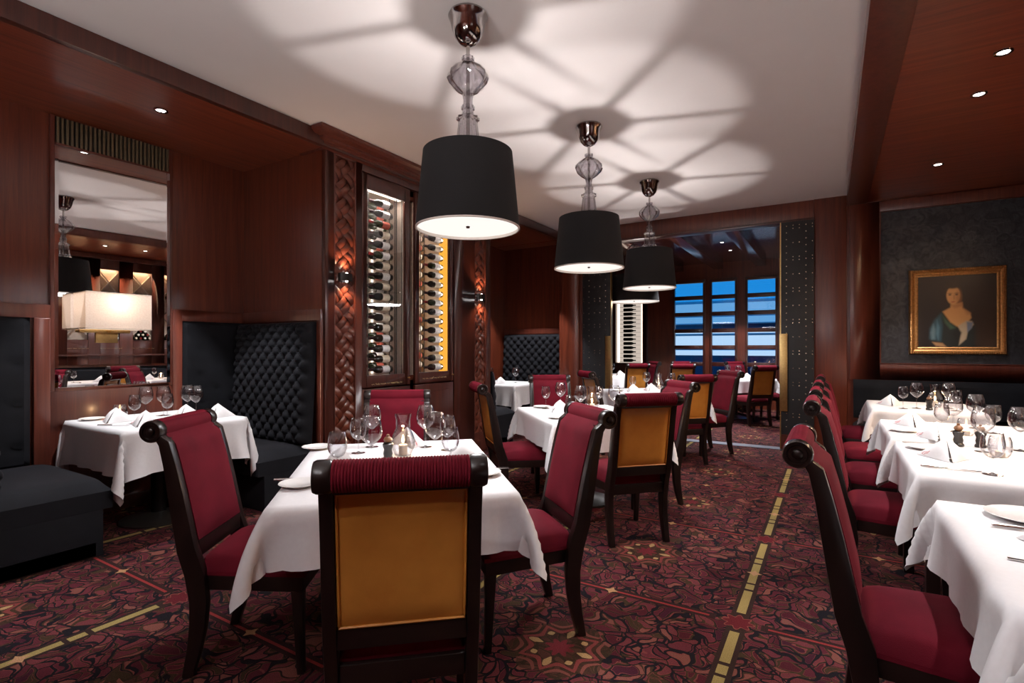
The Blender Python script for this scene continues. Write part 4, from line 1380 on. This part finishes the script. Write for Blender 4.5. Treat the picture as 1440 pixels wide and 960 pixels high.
def votive_proto():
    t = thing('hurricane_candle', 'x', 'candle')
    outer = [(0.040, 0.0), (0.046, 0.012), (0.062, 0.05), (0.064, 0.075), (0.050, 0.115), (0.037, 0.14), (0.037, 0.185), (0.043, 0.215)]
    obj('glass_chimney', MB().lathe(outer + [(r - 0.002, h) for r, h in outer[::-1]], 28, caps=False), M['glass'], t, smooth=1.2)
    obj('candle', MB().lathe([(0.0, 0.003), (0.022, 0.003), (0.022, 0.055), (0.018, 0.057), (0.0, 0.054)], 16), M['wax'], t)
    obj('wick', MB().lathe([(0.0, 0.054), (0.0015, 0.054), (0.001, 0.066), (0.0, 0.066)], 6), M['iron'], t)
    obj('flame', MB().lathe([(0.0, 0.062), (0.006, 0.072), (0.0075, 0.082), (0.004, 0.098), (0.0, 0.110)], 10), M['flame'], t)
    lamp('candle_light', 'POINT', (0, 0, 0.128), 1.1, (1.0, 0.6, 0.3), t, shadow_soft_size=0.008)
    return t
def low_votive_proto():
    t = thing('candle_glass', 'x', 'candle')
    outer = [(0.030, 0.0), (0.042, 0.014), (0.050, 0.045), (0.046, 0.085), (0.040, 0.105)]
    obj('glass_cup', MB().lathe(outer + [(r - 0.002, h + 0.002) for r, h in outer[::-1]], 24, caps=False), M['glass'], t, smooth=1.2)
    obj('candle', MB().lathe([(0.0, 0.004), (0.020, 0.004), (0.020, 0.030), (0.0, 0.029)], 14), M['wax'], t)
    obj('flame', MB().lathe([(0.0, 0.032), (0.006, 0.042), (0.0075, 0.052), (0.004, 0.066), (0.0, 0.078)], 10), M['flame'], t)
    lamp('candle_light', 'POINT', (0, 0, 0.094), 1.0, (1.0, 0.6, 0.3), t, shadow_soft_size=0.008)
    return t
VP = {'tall': votive_proto(), 'low': low_votive_proto()}
vu = {k: False for k in VP}

def napkin_proto():
    t = thing('folded_napkin', 'x', 'napkin')
    m = MB()
    h = 0.105
    top = (0, -0.004, h)
    for s in (-1, 1):
        for dz, sc_ in ((0.0, 1.0), (-0.006, 0.94)):
            b = (s * 0.115 * sc_, -0.055, 0.001)
            tail = (s * 0.006, 0.125 * sc_, 0.001)
            tp = (0, -0.004, h + dz)
            q = (s * 0.012, 0.002, h + dz - 0.004)
            # front flap and outer slope, softly bowed
            def SL(a, c, b=b, tail=tail, tp=tp):
                p = Vector(b).lerp(Vector(tail), c)
                r_ = Vector(tp).lerp(p, a)
                n = 0.010 * math.sin(PI * a) * math.sin(PI * c)
                return (r_.x + s * n, r_.y + n, r_.z + n)
            m.grid(SL, 8, 8)
            inn = (s * 0.012, -0.012, 0.001)
            def SI(a, c, b=b, inn=inn, tp=tp):
                p = Vector(b).lerp(Vector(inn), c)
                r_ = Vector(tp).lerp(p, a)
                return (r_.x, r_.y + 0.014 * math.sin(PI * a) * math.sin(PI * c), r_.z)
            m.grid(SI, 8, 6)
    obj('linen', m, M['napkin'], t, smooth=0.6)
    e = MB()
    rr = random.Random(5)
    for row in range(2):
        pts = []
        for i in range(9):
            s_ = 0.062 + i * 0.0042
            pts.append((s_ + 0.002, -0.043 + (0.115 - s_) * 0.5 + 0.024 - 0.0012, 0.022 - (s_ - 0.06) * 0.3 + row * 0.009 + rr.uniform(-0.0025, 0.0025)))
        e.tube(pts, 0.0012, 4)
    obj('red_emblem', e, M['red_ink'], t)
    return t
NP = {'n': napkin_proto()}
nu_ = {'n': False}
def plate_proto(r):
    t = thing('bread_plate' if r < 0.1 else 'dinner_plate', 'x', 'plate')
    p = [(0.0, 0.002), (r * 0.55, 0.002), (r * 0.6, 0.0), (r * 0.64, 0.002), (r * 0.7, 0.006), (r * 0.98, 0.013), (r, 0.0145), (r * 0.98, 0.016), (r * 0.7, 0.009), (r * 0.62, 0.006), (0.0, 0.006)]
    obj('dish', MB().lathe(p, 40), M['china'], t)
    return t
PP = {'bread': plate_proto(0.082), 'dinner': plate_proto(0.115)}
pu_ = {k: False for k in PP}
def knife_proto():
    t = thing('table_knife', 'x', 'cutlery')
    obj('blade', MB().prism([(0, -0.008), (0.11, -0.009), (0.122, -0.002), (0.118, 0.006), (0, 0.005)], 0.003, 0.0048, 'xy'), M['steel'], t)
    obj('handle', MB().lathe([(0.0, -0.10), (0.0055, -0.098), (0.0062, -0.05), (0.0045, 0.0), (0.0, 0.002)], 8, (0, 0, 0.0064), 'x'), M['steel'], t)
    return t
def fork_proto():
    t = thing('table_fork', 'x', 'cutlery')
    m = MB()
    m.prism([(-0.1, -0.006), (0.0, -0.003), (0.05, -0.003), (0.065, -0.011), (0.065, 0.011), (0.05, 0.003), (0.0, 0.003), (-0.1, 0.006)], 0.001, 0.004, 'xy')
    obj('handle', m, M['steel'], t)
    m = MB()
    for k in range(4):
        y = -0.0098 + k * 0.0065
        m.box(0.064, 0.11, y - 0.0014, y + 0.0014, 0.0012, 0.0036)
    obj('tines', m, M['steel'], t)
    return t
def mill_proto():
    t = thing('pepper_mill', 'x', 'mill')
    obj('body', MB().lathe([(0.0, 0.0), (0.026, 0.0), (0.027, 0.012), (0.021, 0.02), (0.024, 0.035), (0.020, 0.055), (0.026, 0.07), (0.027, 0.082), (0.018, 0.09), (0.0, 0.092)], 18), M['pepper'], t)
    obj('top_knob', MB().lathe([(0.0, 0.09), (0.016, 0.092), (0.022, 0.102), (0.016, 0.114), (0.007, 0.119), (0.008, 0.127), (0.0, 0.131)], 16), M['cork'], t)
    return t
KP = {'knife': knife_proto(), 'fork': fork_proto(), 'mill': mill_proto()}
ku = {k: False for k in KP}

def setitem(kind, x, y, z, rz, label, group):
    if kind == 'napkin':
        rz += 2.45
    if kind in GP:
        return reuse(GP, gu, kind, (x, y, z), rz, label, group)
    if kind in VP:
        return reuse(VP, vu, kind, (x, y, z), rz, label, group)
    if kind == 'napkin':
        return reuse(NP, nu_, 'n', (x, y, z), rz, label, group)
    if kind in PP:
        return reuse(PP, pu_, kind, (x, y, z), rz, label, group)
    return reuse(KP, ku, kind, (x, y, z), rz, label, group)

def sets(rows, z, group, ud=True):
    for kind, a, b, rz, label in rows:
        x, y = W(a, b) if ud else (a, b)
        setitem(kind, x, y, z, rz, label, group + (' glasses' if kind in GP else ''))
CAMR = TH                       # a napkin turned to face the camera
ZT = 0.7512
sets([
    ('white', -0.735, 2.20, 0, 'wine glass at the near corner of the front table, before a napkin'),
    ('goblet', -0.817, 2.78, 0, 'water goblet on the front table, set apart beside the two tall glasses'),
    ('red', -0.79, 2.95, 0, 'tall wine glass on the front table behind the largest bowl'),
    ('red', -0.663, 2.46, 0, 'largest wine glass beside the pepper mill on the front table'),
    ('red', -0.488, 2.95, 0, 'tall wine glass on the front table just past the hurricane candle'),
    ('red', -0.385, 2.62, 0, 'wine glass on the front table between candle and far napkin'),
    ('goblet', -0.353, 2.86, 0, 'goblet at the back of the front table behind the wine glasses'),
    ('white', -0.275, 2.33, 0, 'wine glass in front of the big napkin on the front table'),
    ('tall', -0.567, 2.72, 0, 'clear hurricane candle burning on the front table'),
    ('mill', -0.617, 2.60, 0, 'small dark pepper mill beside the hurricane candle'),
    ('napkin', -0.79, 2.40, CAMR, 'napkin standing behind the near corner wine glass of the front table'),
    ('napkin', -0.24, 2.60, CAMR - 0.4, 'large napkin at the chair side of the front table past the glasses'),
    ('napkin', -0.60, 3.00, CAMR + PI, 'napkin half hidden behind the hurricane candle'),
    ('bread', -0.86, 2.12, 0, 'white bread plate on the front table beside the red velvet chair'),
    ('bread', -0.13, 2.31, 0, 'white bread plate on the front table near its free corner'),
    ('bread', -1.08, 2.90, 0, 'bread plate at the back corner of the front table by the booth'),
    ('knife', -0.90, 2.20, CAMR + 0.1, 'knife beside the bread plate next to the red velvet chair'),
    ('fork', -0.125, 2.42, CAMR + 0.1, 'fork beside the bread plate at the free corner of the front table'),
], ZT, 'settings on the front centre table')
sets([
    ('white', 0.31, 4.79, 0, 'first glass of the second table counted from the wine cabinet'),
    ('red', 0.455, 4.90, 0, 'tall wine glass behind the first napkin on the second table'),
    ('goblet', 0.46, 4.10, 0, 'low goblet between the two napkins of the second table'),
    ('red', 0.585, 4.45, 0, 'big round wine glass next to the second table candle'),
    ('tall', 0.72, 4.70, 0, 'hurricane candle burning on the second centre table'),
    ('white', 0.80, 4.80, 0, 'glass just behind the candle on the second table'),
    ('red', 0.88, 4.50, 0, 'wine glass closest to the gold back on the second table'),
    ('napkin', 0.42, 4.58, CAMR, 'napkin nearest the wine cabinet on the second centre table'),
    ('napkin', 0.61, 4.22, CAMR + 0.3, 'napkin in front of the candle on the second centre table'),
    ('napkin', 0.98, 4.35, CAMR, 'napkin partly behind the gold-backed chair on the second table'),
    ('bread', 0.28, 4.90, 0, 'bread plate on the far corner of the second centre table'),
    ('bread', 0.36, 4.15, 0, 'bread plate near the front corner of the second centre table'),
], ZT, 'settings on the second centre table')
sets([
    ('goblet', 1.57, 6.80, 0, 'small goblet on the doorway table, nearest the brass door pull'),
    ('red', 1.80, 7.00, 0, 'tall wine glass on the doorway table'),
    ('white', 1.93, 6.90, 0, 'glass before the candle on the doorway table'),
    ('red', 2.06, 6.75, 0, 'wine glass beside the red chair on the doorway table'),
    ('tall', 1.98, 7.05, 0, 'hurricane candle burning on the doorway table'),
    ('napkin', 1.53, 6.60, CAMR, 'napkin on the doorway table before the small goblet'),
    ('napkin', 1.80, 6.76, CAMR + 0.2, 'second napkin on the doorway table, below the tall glass'),
    ('bread', 1.37, 6.78, 0, 'bread plate on the doorway table'),
], ZT, 'settings on the doorway table')
ZB = 0.7662
cb_ = [('low', -4.66, 1.86, 0, 'small candle glass glowing below the mirror'),
    ('red', -4.62, 2.02, 0, 'tall wine glass next to the candle below the mirror'),
    ('white', -4.28, 1.80, 0, 'wine glass in front of the tall one on the mirror booth table'),
    ('red', -4.58, 2.13, 0, 'second tall wine glass from the candle on the mirror booth table'),
    ('red', -4.53, 2.29, 0, 'third tall wine glass from the candle on the mirror booth table'),
    ('white', -4.20, 1.98, 0, 'low glass standing before the two back glasses of the mirror booth table'),
    ('red', -4.40, 2.29, 0, 'wine glass closest to the tufted bench on the mirror booth table'),
    ('napkin', -4.50, 1.77, CAMR + 0.9, 'napkin on the mirror booth table below the glowing candle'),
    ('napkin', -4.12, 1.80, CAMR + 0.9, 'napkin at the front edge of the mirror booth table'),
    ('napkin', -4.30, 2.16, CAMR + 0.9, 'napkin between the glasses of the mirror booth table'),
    ('napkin', -4.14, 2.32, CAMR + 0.9, 'napkin by the red velvet chair on the mirror booth table'),
    ('bread', -4.76, 1.72, 0, 'bread plate close to the wall on the mirror booth table'),
    ('bread', -4.01, 2.05, 0, 'bread plate at the room-side edge of the mirror booth table'),
    ('knife', -4.28, 1.66, CAMR, 'knife at the bench edge of the mirror booth table')]
sets(cb_, ZB, 'settings on the mirror booth table', False)
sets([('red', -4.55, 6.80, 0, 'wine glass in the far booth nearest the wine cabinet'),
      ('red', -4.20, 7.00, 0, 'wine glass in the far booth before the tufted bench'),
      ('napkin', -4.62, 6.68, CAMR, 'napkin in the far booth nearest the wine cabinet'),
      ('napkin', -4.30, 6.72, CAMR, 'napkin in the far booth beside the lone wine glass')], ZB, 'settings in the far booth', False)
sets([
    ('white', 0.57, 5.98, 0, 'glass at the corner of the portrait-side table, beside a napkin'),
    ('red', 0.68, 6.08, 0, 'tall wine glass on the table below the portrait, by the candle'),
    ('tall', 0.84, 6.28, 0, 'hurricane candle burning below the portrait'),
    ('red', 0.93, 6.22, 0, 'wine glass just past the candle below the portrait'),
    ('goblet', 0.95, 6.01, 0, 'goblet at the front of the table below the portrait'),
    ('mill', 0.76, 5.98, 0, 'pepper mill on the table below the portrait'),
    ('napkin', 0.50, 6.30, CAMR + 0.2, 'napkin on the table below the portrait'),
    ('red', 0.70, 4.52, 0, 'big round wine glass in the middle of the long row'),
    ('white', 0.595, 4.20, 0, 'goblet-shaped glass beside the long row napkins, nearer the chairs'),
    ('red', 0.86, 4.78, 0, 'wine glass at the back of the middle long-row table'),
    ('goblet', 0.91, 4.56, 0, 'goblet at the window-less side of the middle long-row table'),
    ('napkin', 0.50, 4.72, CAMR + 0.2, 'napkin on the middle long-row table nearest the portrait'),
    ('napkin', 0.56, 4.12, CAMR + 0.1, 'napkin on the middle long-row table nearer the camera'),
    ('low', 0.74, 4.36, 0, 'candle glass glowing among the long-row glasses'),
    ('bread', 0.42, 4.35, 0, 'bread plate at the edge of the middle long-row table'),
    ('red', 0.70, 3.72, 0, 'largest round glass over the candle light, third table of the row'),
    ('goblet', 0.61, 3.07, 0, 'empty upright water goblet at the near edge of the third row table'),
    ('red', 0.88, 3.86, 0, 'wine glass at the picture edge beside the third row candle'),
    ('white', 0.90, 3.62, 0, 'wine glass at the far side of the third row table'),
    ('low', 0.74, 3.58, 0, 'candle glass on the third table of the long row'),
    ('mill', 0.62, 3.86, 0, 'dark pepper mill on the third table of the row'),
    ('mill', 0.72, 3.88, 0, 'dark salt mill next to the pepper mill on the third row table'),
    ('napkin', 0.50, 3.40, CAMR + 0.15, 'napkin with red emblem on the third table of the row'),
    ('bread', 0.44, 3.66, 0, 'bread plate at the chair edge of the third row table'),
    ('knife', 0.46, 3.10, 0.0, 'knife along the near edge of the third row table'),
    ('fork', 0.46, 3.86, 0.2, 'fork at the far end of the third row table'),
    ('dinner', 0.555, 2.33, 0, 'white dinner plate on the row table nearest the camera'),
    ('knife', 0.53, 2.18, 0.0, 'knife beside the dinner plate on the nearest row table'),
    ('fork', 0.50, 1.86, -0.05, 'fork lying below the napkin on the nearest row table'),
    ('napkin', 0.58, 2.03, CAMR + 0.15, 'napkin with red emblem on the nearest row table'),
], ZT, 'settings along the long row', False)
sets([('red', -1.45, 10.4, 0, 'wine glass on the far table before the windows'), ('white', -1.65, 10.55, 0, 'goblet on the far table before the windows'),
      ('red', -1.7, 10.8, 0, 'tall glass at the window side of the far table'),
      ('napkin', -1.3, 10.35, CAMR, 'napkin on the far table beside the gold-backed chair'), ('napkin', -1.75, 10.35, CAMR, 'napkin on the far table nearer the dark-backed chair'),
      ('red', -3.85, 10.3, 0, 'wine glass on the far table before the rack'), ('napkin', -3.65, 10.2, CAMR, 'napkin on the far table before the rack'),
      ('low', -4.0, 10.35, 0, 'candle glass on the far table before the rack')], ZT, 'settings in the far room', False)

# ------------------------------------------------------------------ portrait
def inpoly(S, T, poly, soft=6.0):
    d = np.full(S.shape, -1e9)
    inside = np.zeros(S.shape, bool)
    dist = np.full(S.shape, 1e9)
    n = len(poly)
    for i in range(n):
        x0, y0 = poly[i]
        x1, y1 = poly[(i + 1) % n]
        c = ((y0 > T) != (y1 > T)) & (S < (x1 - x0) * (T - y0) / (y1 - y0 + 1e-9) + x0)
        inside ^= c
        l2 = (x1 - x0) ** 2 + (y1 - y0) ** 2 + 1e-9
        k = np.clip(((S - x0) * (x1 - x0) + (T - y0) * (y1 - y0)) / l2, 0, 1)
        dist = np.minimum(dist, np.hypot(S - x0 - k * (x1 - x0), T - y0 - k * (y1 - y0)))
    sd = np.where(inside, dist, -dist)
    return np.clip(0.5 + sd / (2 * soft), 0, 1)
def ell(S, T, cx, cy, rx, ry, soft=0.12):
    q = np.hypot((S - cx) / rx, (T - cy) / ry)
    return np.clip((1 + soft - q) / (2 * soft), 0, 1)
pt = thing('framed_portrait', 'gilt framed oil portrait of a woman in a blue green gown', 'painting', (1.2, YB - 0.012, 1.72))
NXp, NZp = 130, 120
S, T = np.meshgrid(np.linspace(200, 905, NXp + 1), np.linspace(825, 170, NZp + 1), indexing='ij')
C = np.zeros(S.shape + (3,))
def lay(mask, c):
    global C
    C = C * (1 - mask[..., None]) + np.array(c) * mask[..., None]
C[:] = (0.020, 0.012, 0.008)
lay(np.clip((S - 560) / 300, 0, 1) * np.clip((T - 150) / 400, 0, 1) * 0.8, (0.050, 0.026, 0.014))
lay(ell(S, T, 330, 600, 120, 300, 0.5) * 0.7, (0.009, 0.006, 0.006))
lay(inpoly(S, T, [(415, 500), (340, 590), (300, 740), (350, 810), (560, 822), (720, 822), (720, 640), (690, 580), (610, 650), (520, 620)], 14), (0.014, 0.018, 0.016))
lay(inpoly(S, T, [(420, 510), (360, 570), (315, 650), (310, 745), (415, 770), (430, 640)], 14), (0.030, 0.075, 0.095))
lay(inpoly(S, T, [(345, 610), (320, 690), (330, 750), (360, 750), (365, 660)], 12), (0.11, 0.18, 0.20))
lay(inpoly(S, T, [(425, 520), (450, 600), (500, 660), (550, 650), (480, 590)], 10), (0.05, 0.10, 0.06))
lay(inpoly(S, T, [(380, 570), (372, 700), (392, 760), (402, 640)], 8), (0.07, 0.15, 0.19))
lay(inpoly(S, T, [(505, 430), (500, 462), (430, 498), (500, 595), (580, 650), (645, 612), (685, 560), (675, 515), (610, 470), (605, 420)], 9), (0.58, 0.30, 0.11))
lay(inpoly(S, T, [(590, 430), (605, 420), (612, 470), (680, 520), (650, 530)], 14) * 0.7, (0.33, 0.14, 0.05))
lay(inpoly(S, T, [(500, 440), (600, 430), (600, 455), (540, 470)], 10) * 0.6, (0.36, 0.16, 0.06))
lay(inpoly(S, T, [(570, 630), (640, 585), (690, 590), (705, 620), (655, 680), (640, 750), (575, 805), (585, 700)], 8), (0.45, 0.34, 0.22))
lay(inpoly(S, T, [(645, 595), (700, 600), (690, 650), (650, 690)], 8), (0.16, 0.19, 0.25))
lay(inpoly(S, T, [(560, 640), (600, 690), (570, 800), (520, 700)], 10), (0.012, 0.012, 0.010))
lay(ell(S, T, 532, 322, 76, 78, 0.12), (0.030, 0.016, 0.008))
lay(ell(S, T, 600, 345, 24, 50, 0.4) * 0.8, (0.022, 0.012, 0.008))
lay(ell(S, T, 526, 352, 61, 82, 0.10), (0.62, 0.33, 0.13))
lay(ell(S, T, 575, 370, 26, 62, 0.5) * 0.6, (0.36, 0.15, 0.05))
lay(ell(S, T, 520, 262, 66, 30, 0.3), (0.028, 0.015, 0.008))
for ex in (496, 556):
    lay(ell(S, T, ex, 334, 20, 5, 0.5) * 0.7, (0.16, 0.07, 0.03))
    lay(ell(S, T, ex, 347, 13, 7, 0.4) * 0.85, (0.05, 0.025, 0.015))
lay(ell(S, T, 534, 372, 8, 26, 0.6) * 0.5, (0.34, 0.14, 0.05))
lay(ell(S, T, 524, 412, 20, 6, 0.4) * 0.8, (0.38, 0.09, 0.05))
lay(ell(S, T, 500, 385, 15, 18, 0.8) * 0.35, (0.7, 0.28, 0.14))
lay(inpoly(S, T, [(335, 775), (430, 785), (470, 822), (370, 812)], 8), (0.40, 0.22, 0.10))
me = bpy.data.meshes.new('canvas')
cw, chh = 0.343, 0.405
vs = [(-cw + 2 * cw * i / NXp, -0.030, -chh + 2 * chh * j / NZp) for i in range(NXp + 1) for j in range(NZp + 1)]
m_ = NZp + 1
me.from_pydata(vs, [], [(i * m_ + j, (i + 1) * m_ + j, (i + 1) * m_ + j + 1, i * m_ + j + 1) for i in range(NXp) for j in range(NZp)])
ca = me.color_attributes.new('paint', 'FLOAT_COLOR', 'POINT')
ca.data.foreach_set('color', np.concatenate([C.reshape(-1, 3), np.ones((C.shape[0] * C.shape[1], 1))], 1).ravel())
put('canvas', me, M['paint'], pt)
def frame_ring(prof, w, h):
    mb = MB()
    cs = [(-1, -1), (1, -1), (1, 1), (-1, 1)]
    n = len(prof)
    vs = [(sx * (w + o), y, sz * (h + o)) for sx, sz in cs for o, y in prof]
    fs = [(i * n + j, ((i + 1) % 4) * n + j, ((i + 1) % 4) * n + (j + 1) % n, i * n + (j + 1) % n) for i in range(4) for j in range(n)]
    return mb.raw(vs, fs)
obj('frame', frame_ring([(0.0, -0.004), (0.0, -0.034), (0.012, -0.040), (0.030, -0.034), (0.042, -0.040), (0.056, -0.058), (0.074, -0.050), (0.085, -0.02), (0.085, -0.004)], cw - 0.004, chh - 0.004), M['gilt'], pt, smooth=0.4)
rope = MB()
for sx in (-1, 1):
    for k in range(52):
        z = -chh - 0.06 + k * (2 * chh + 0.12) / 51
        rope.ball((sx * (cw + 0.064), -0.056, z), 0.009, 0.009, 0.0075, 6, 4)
for sz in (-1, 1):
    for k in range(44):
        x = -cw - 0.06 + k * (2 * cw + 0.12) / 43
        rope.ball((x, -0.056, sz * (chh + 0.064)), 0.0075, 0.009, 0.009, 6, 4)
obj('rope_edging', rope, M['gilt'], pt)
obj('backing_board', MB().box(-cw - 0.06, cw + 0.06, -0.012, 0.0, -chh - 0.06, chh + 0.06), M['wood_dark'], pt)

# ------------------------------------------------------------------ world, camera, view
w = bpy.data.worlds.new('dusk')
sc.world = w
w.use_nodes = True
nt = w.node_tree
bg = nt.nodes['Background']
tc = nt.nodes.new('ShaderNodeTexCoord')
sp = nt.nodes.new('ShaderNodeSeparateXYZ')
nt.links.new(tc.outputs['Generated'], sp.inputs[0])
rp = nt.nodes.new('ShaderNodeValToRGB')
e = rp.color_ramp.elements
e[0].position = 0.0
e[0].color = (0.014, 0.27, 0.72, 1)
e[1].position = 0.5
e[1].color = (0.010, 0.20, 0.62, 1)
nt.links.new(sp.outputs[2], rp.inputs[0])
nt.links.new(rp.outputs[0], bg.inputs[0])
bg.inputs[1].default_value = 1.0

cd = bpy.data.cameras.new('camera')
cd.sensor_fit = 'HORIZONTAL'
cd.sensor_width = 36.0
cd.lens = 735 / 1440 * 36
cd.shift_y = 9 / 1440
cd.clip_start = 0.05
cam = bpy.data.objects.new('camera', cd)
col.objects.link(cam)
cam.location = (0, 0, 1.31)
cam.rotation_euler = (PI / 2, 0, TH)
sc.camera = cam

sc.view_settings.view_transform = 'Standard'
sc.view_settings.look = 'None'
sc.view_settings.exposure = 0.15
sc.view_settings.gamma = 1.0
sc.view_settings.use_curve_mapping = False
cy = sc.cycles
cy.use_denoising = True
cy.max_bounces = 10
cy.diffuse_bounces = 4
cy.glossy_bounces = 5
cy.transparent_max_bounces = 32
cy.sample_clamp_indirect = 4.0
cy.caustics_reflective = False
cy.caustics_refractive = False
cy.use_adaptive_sampling = True
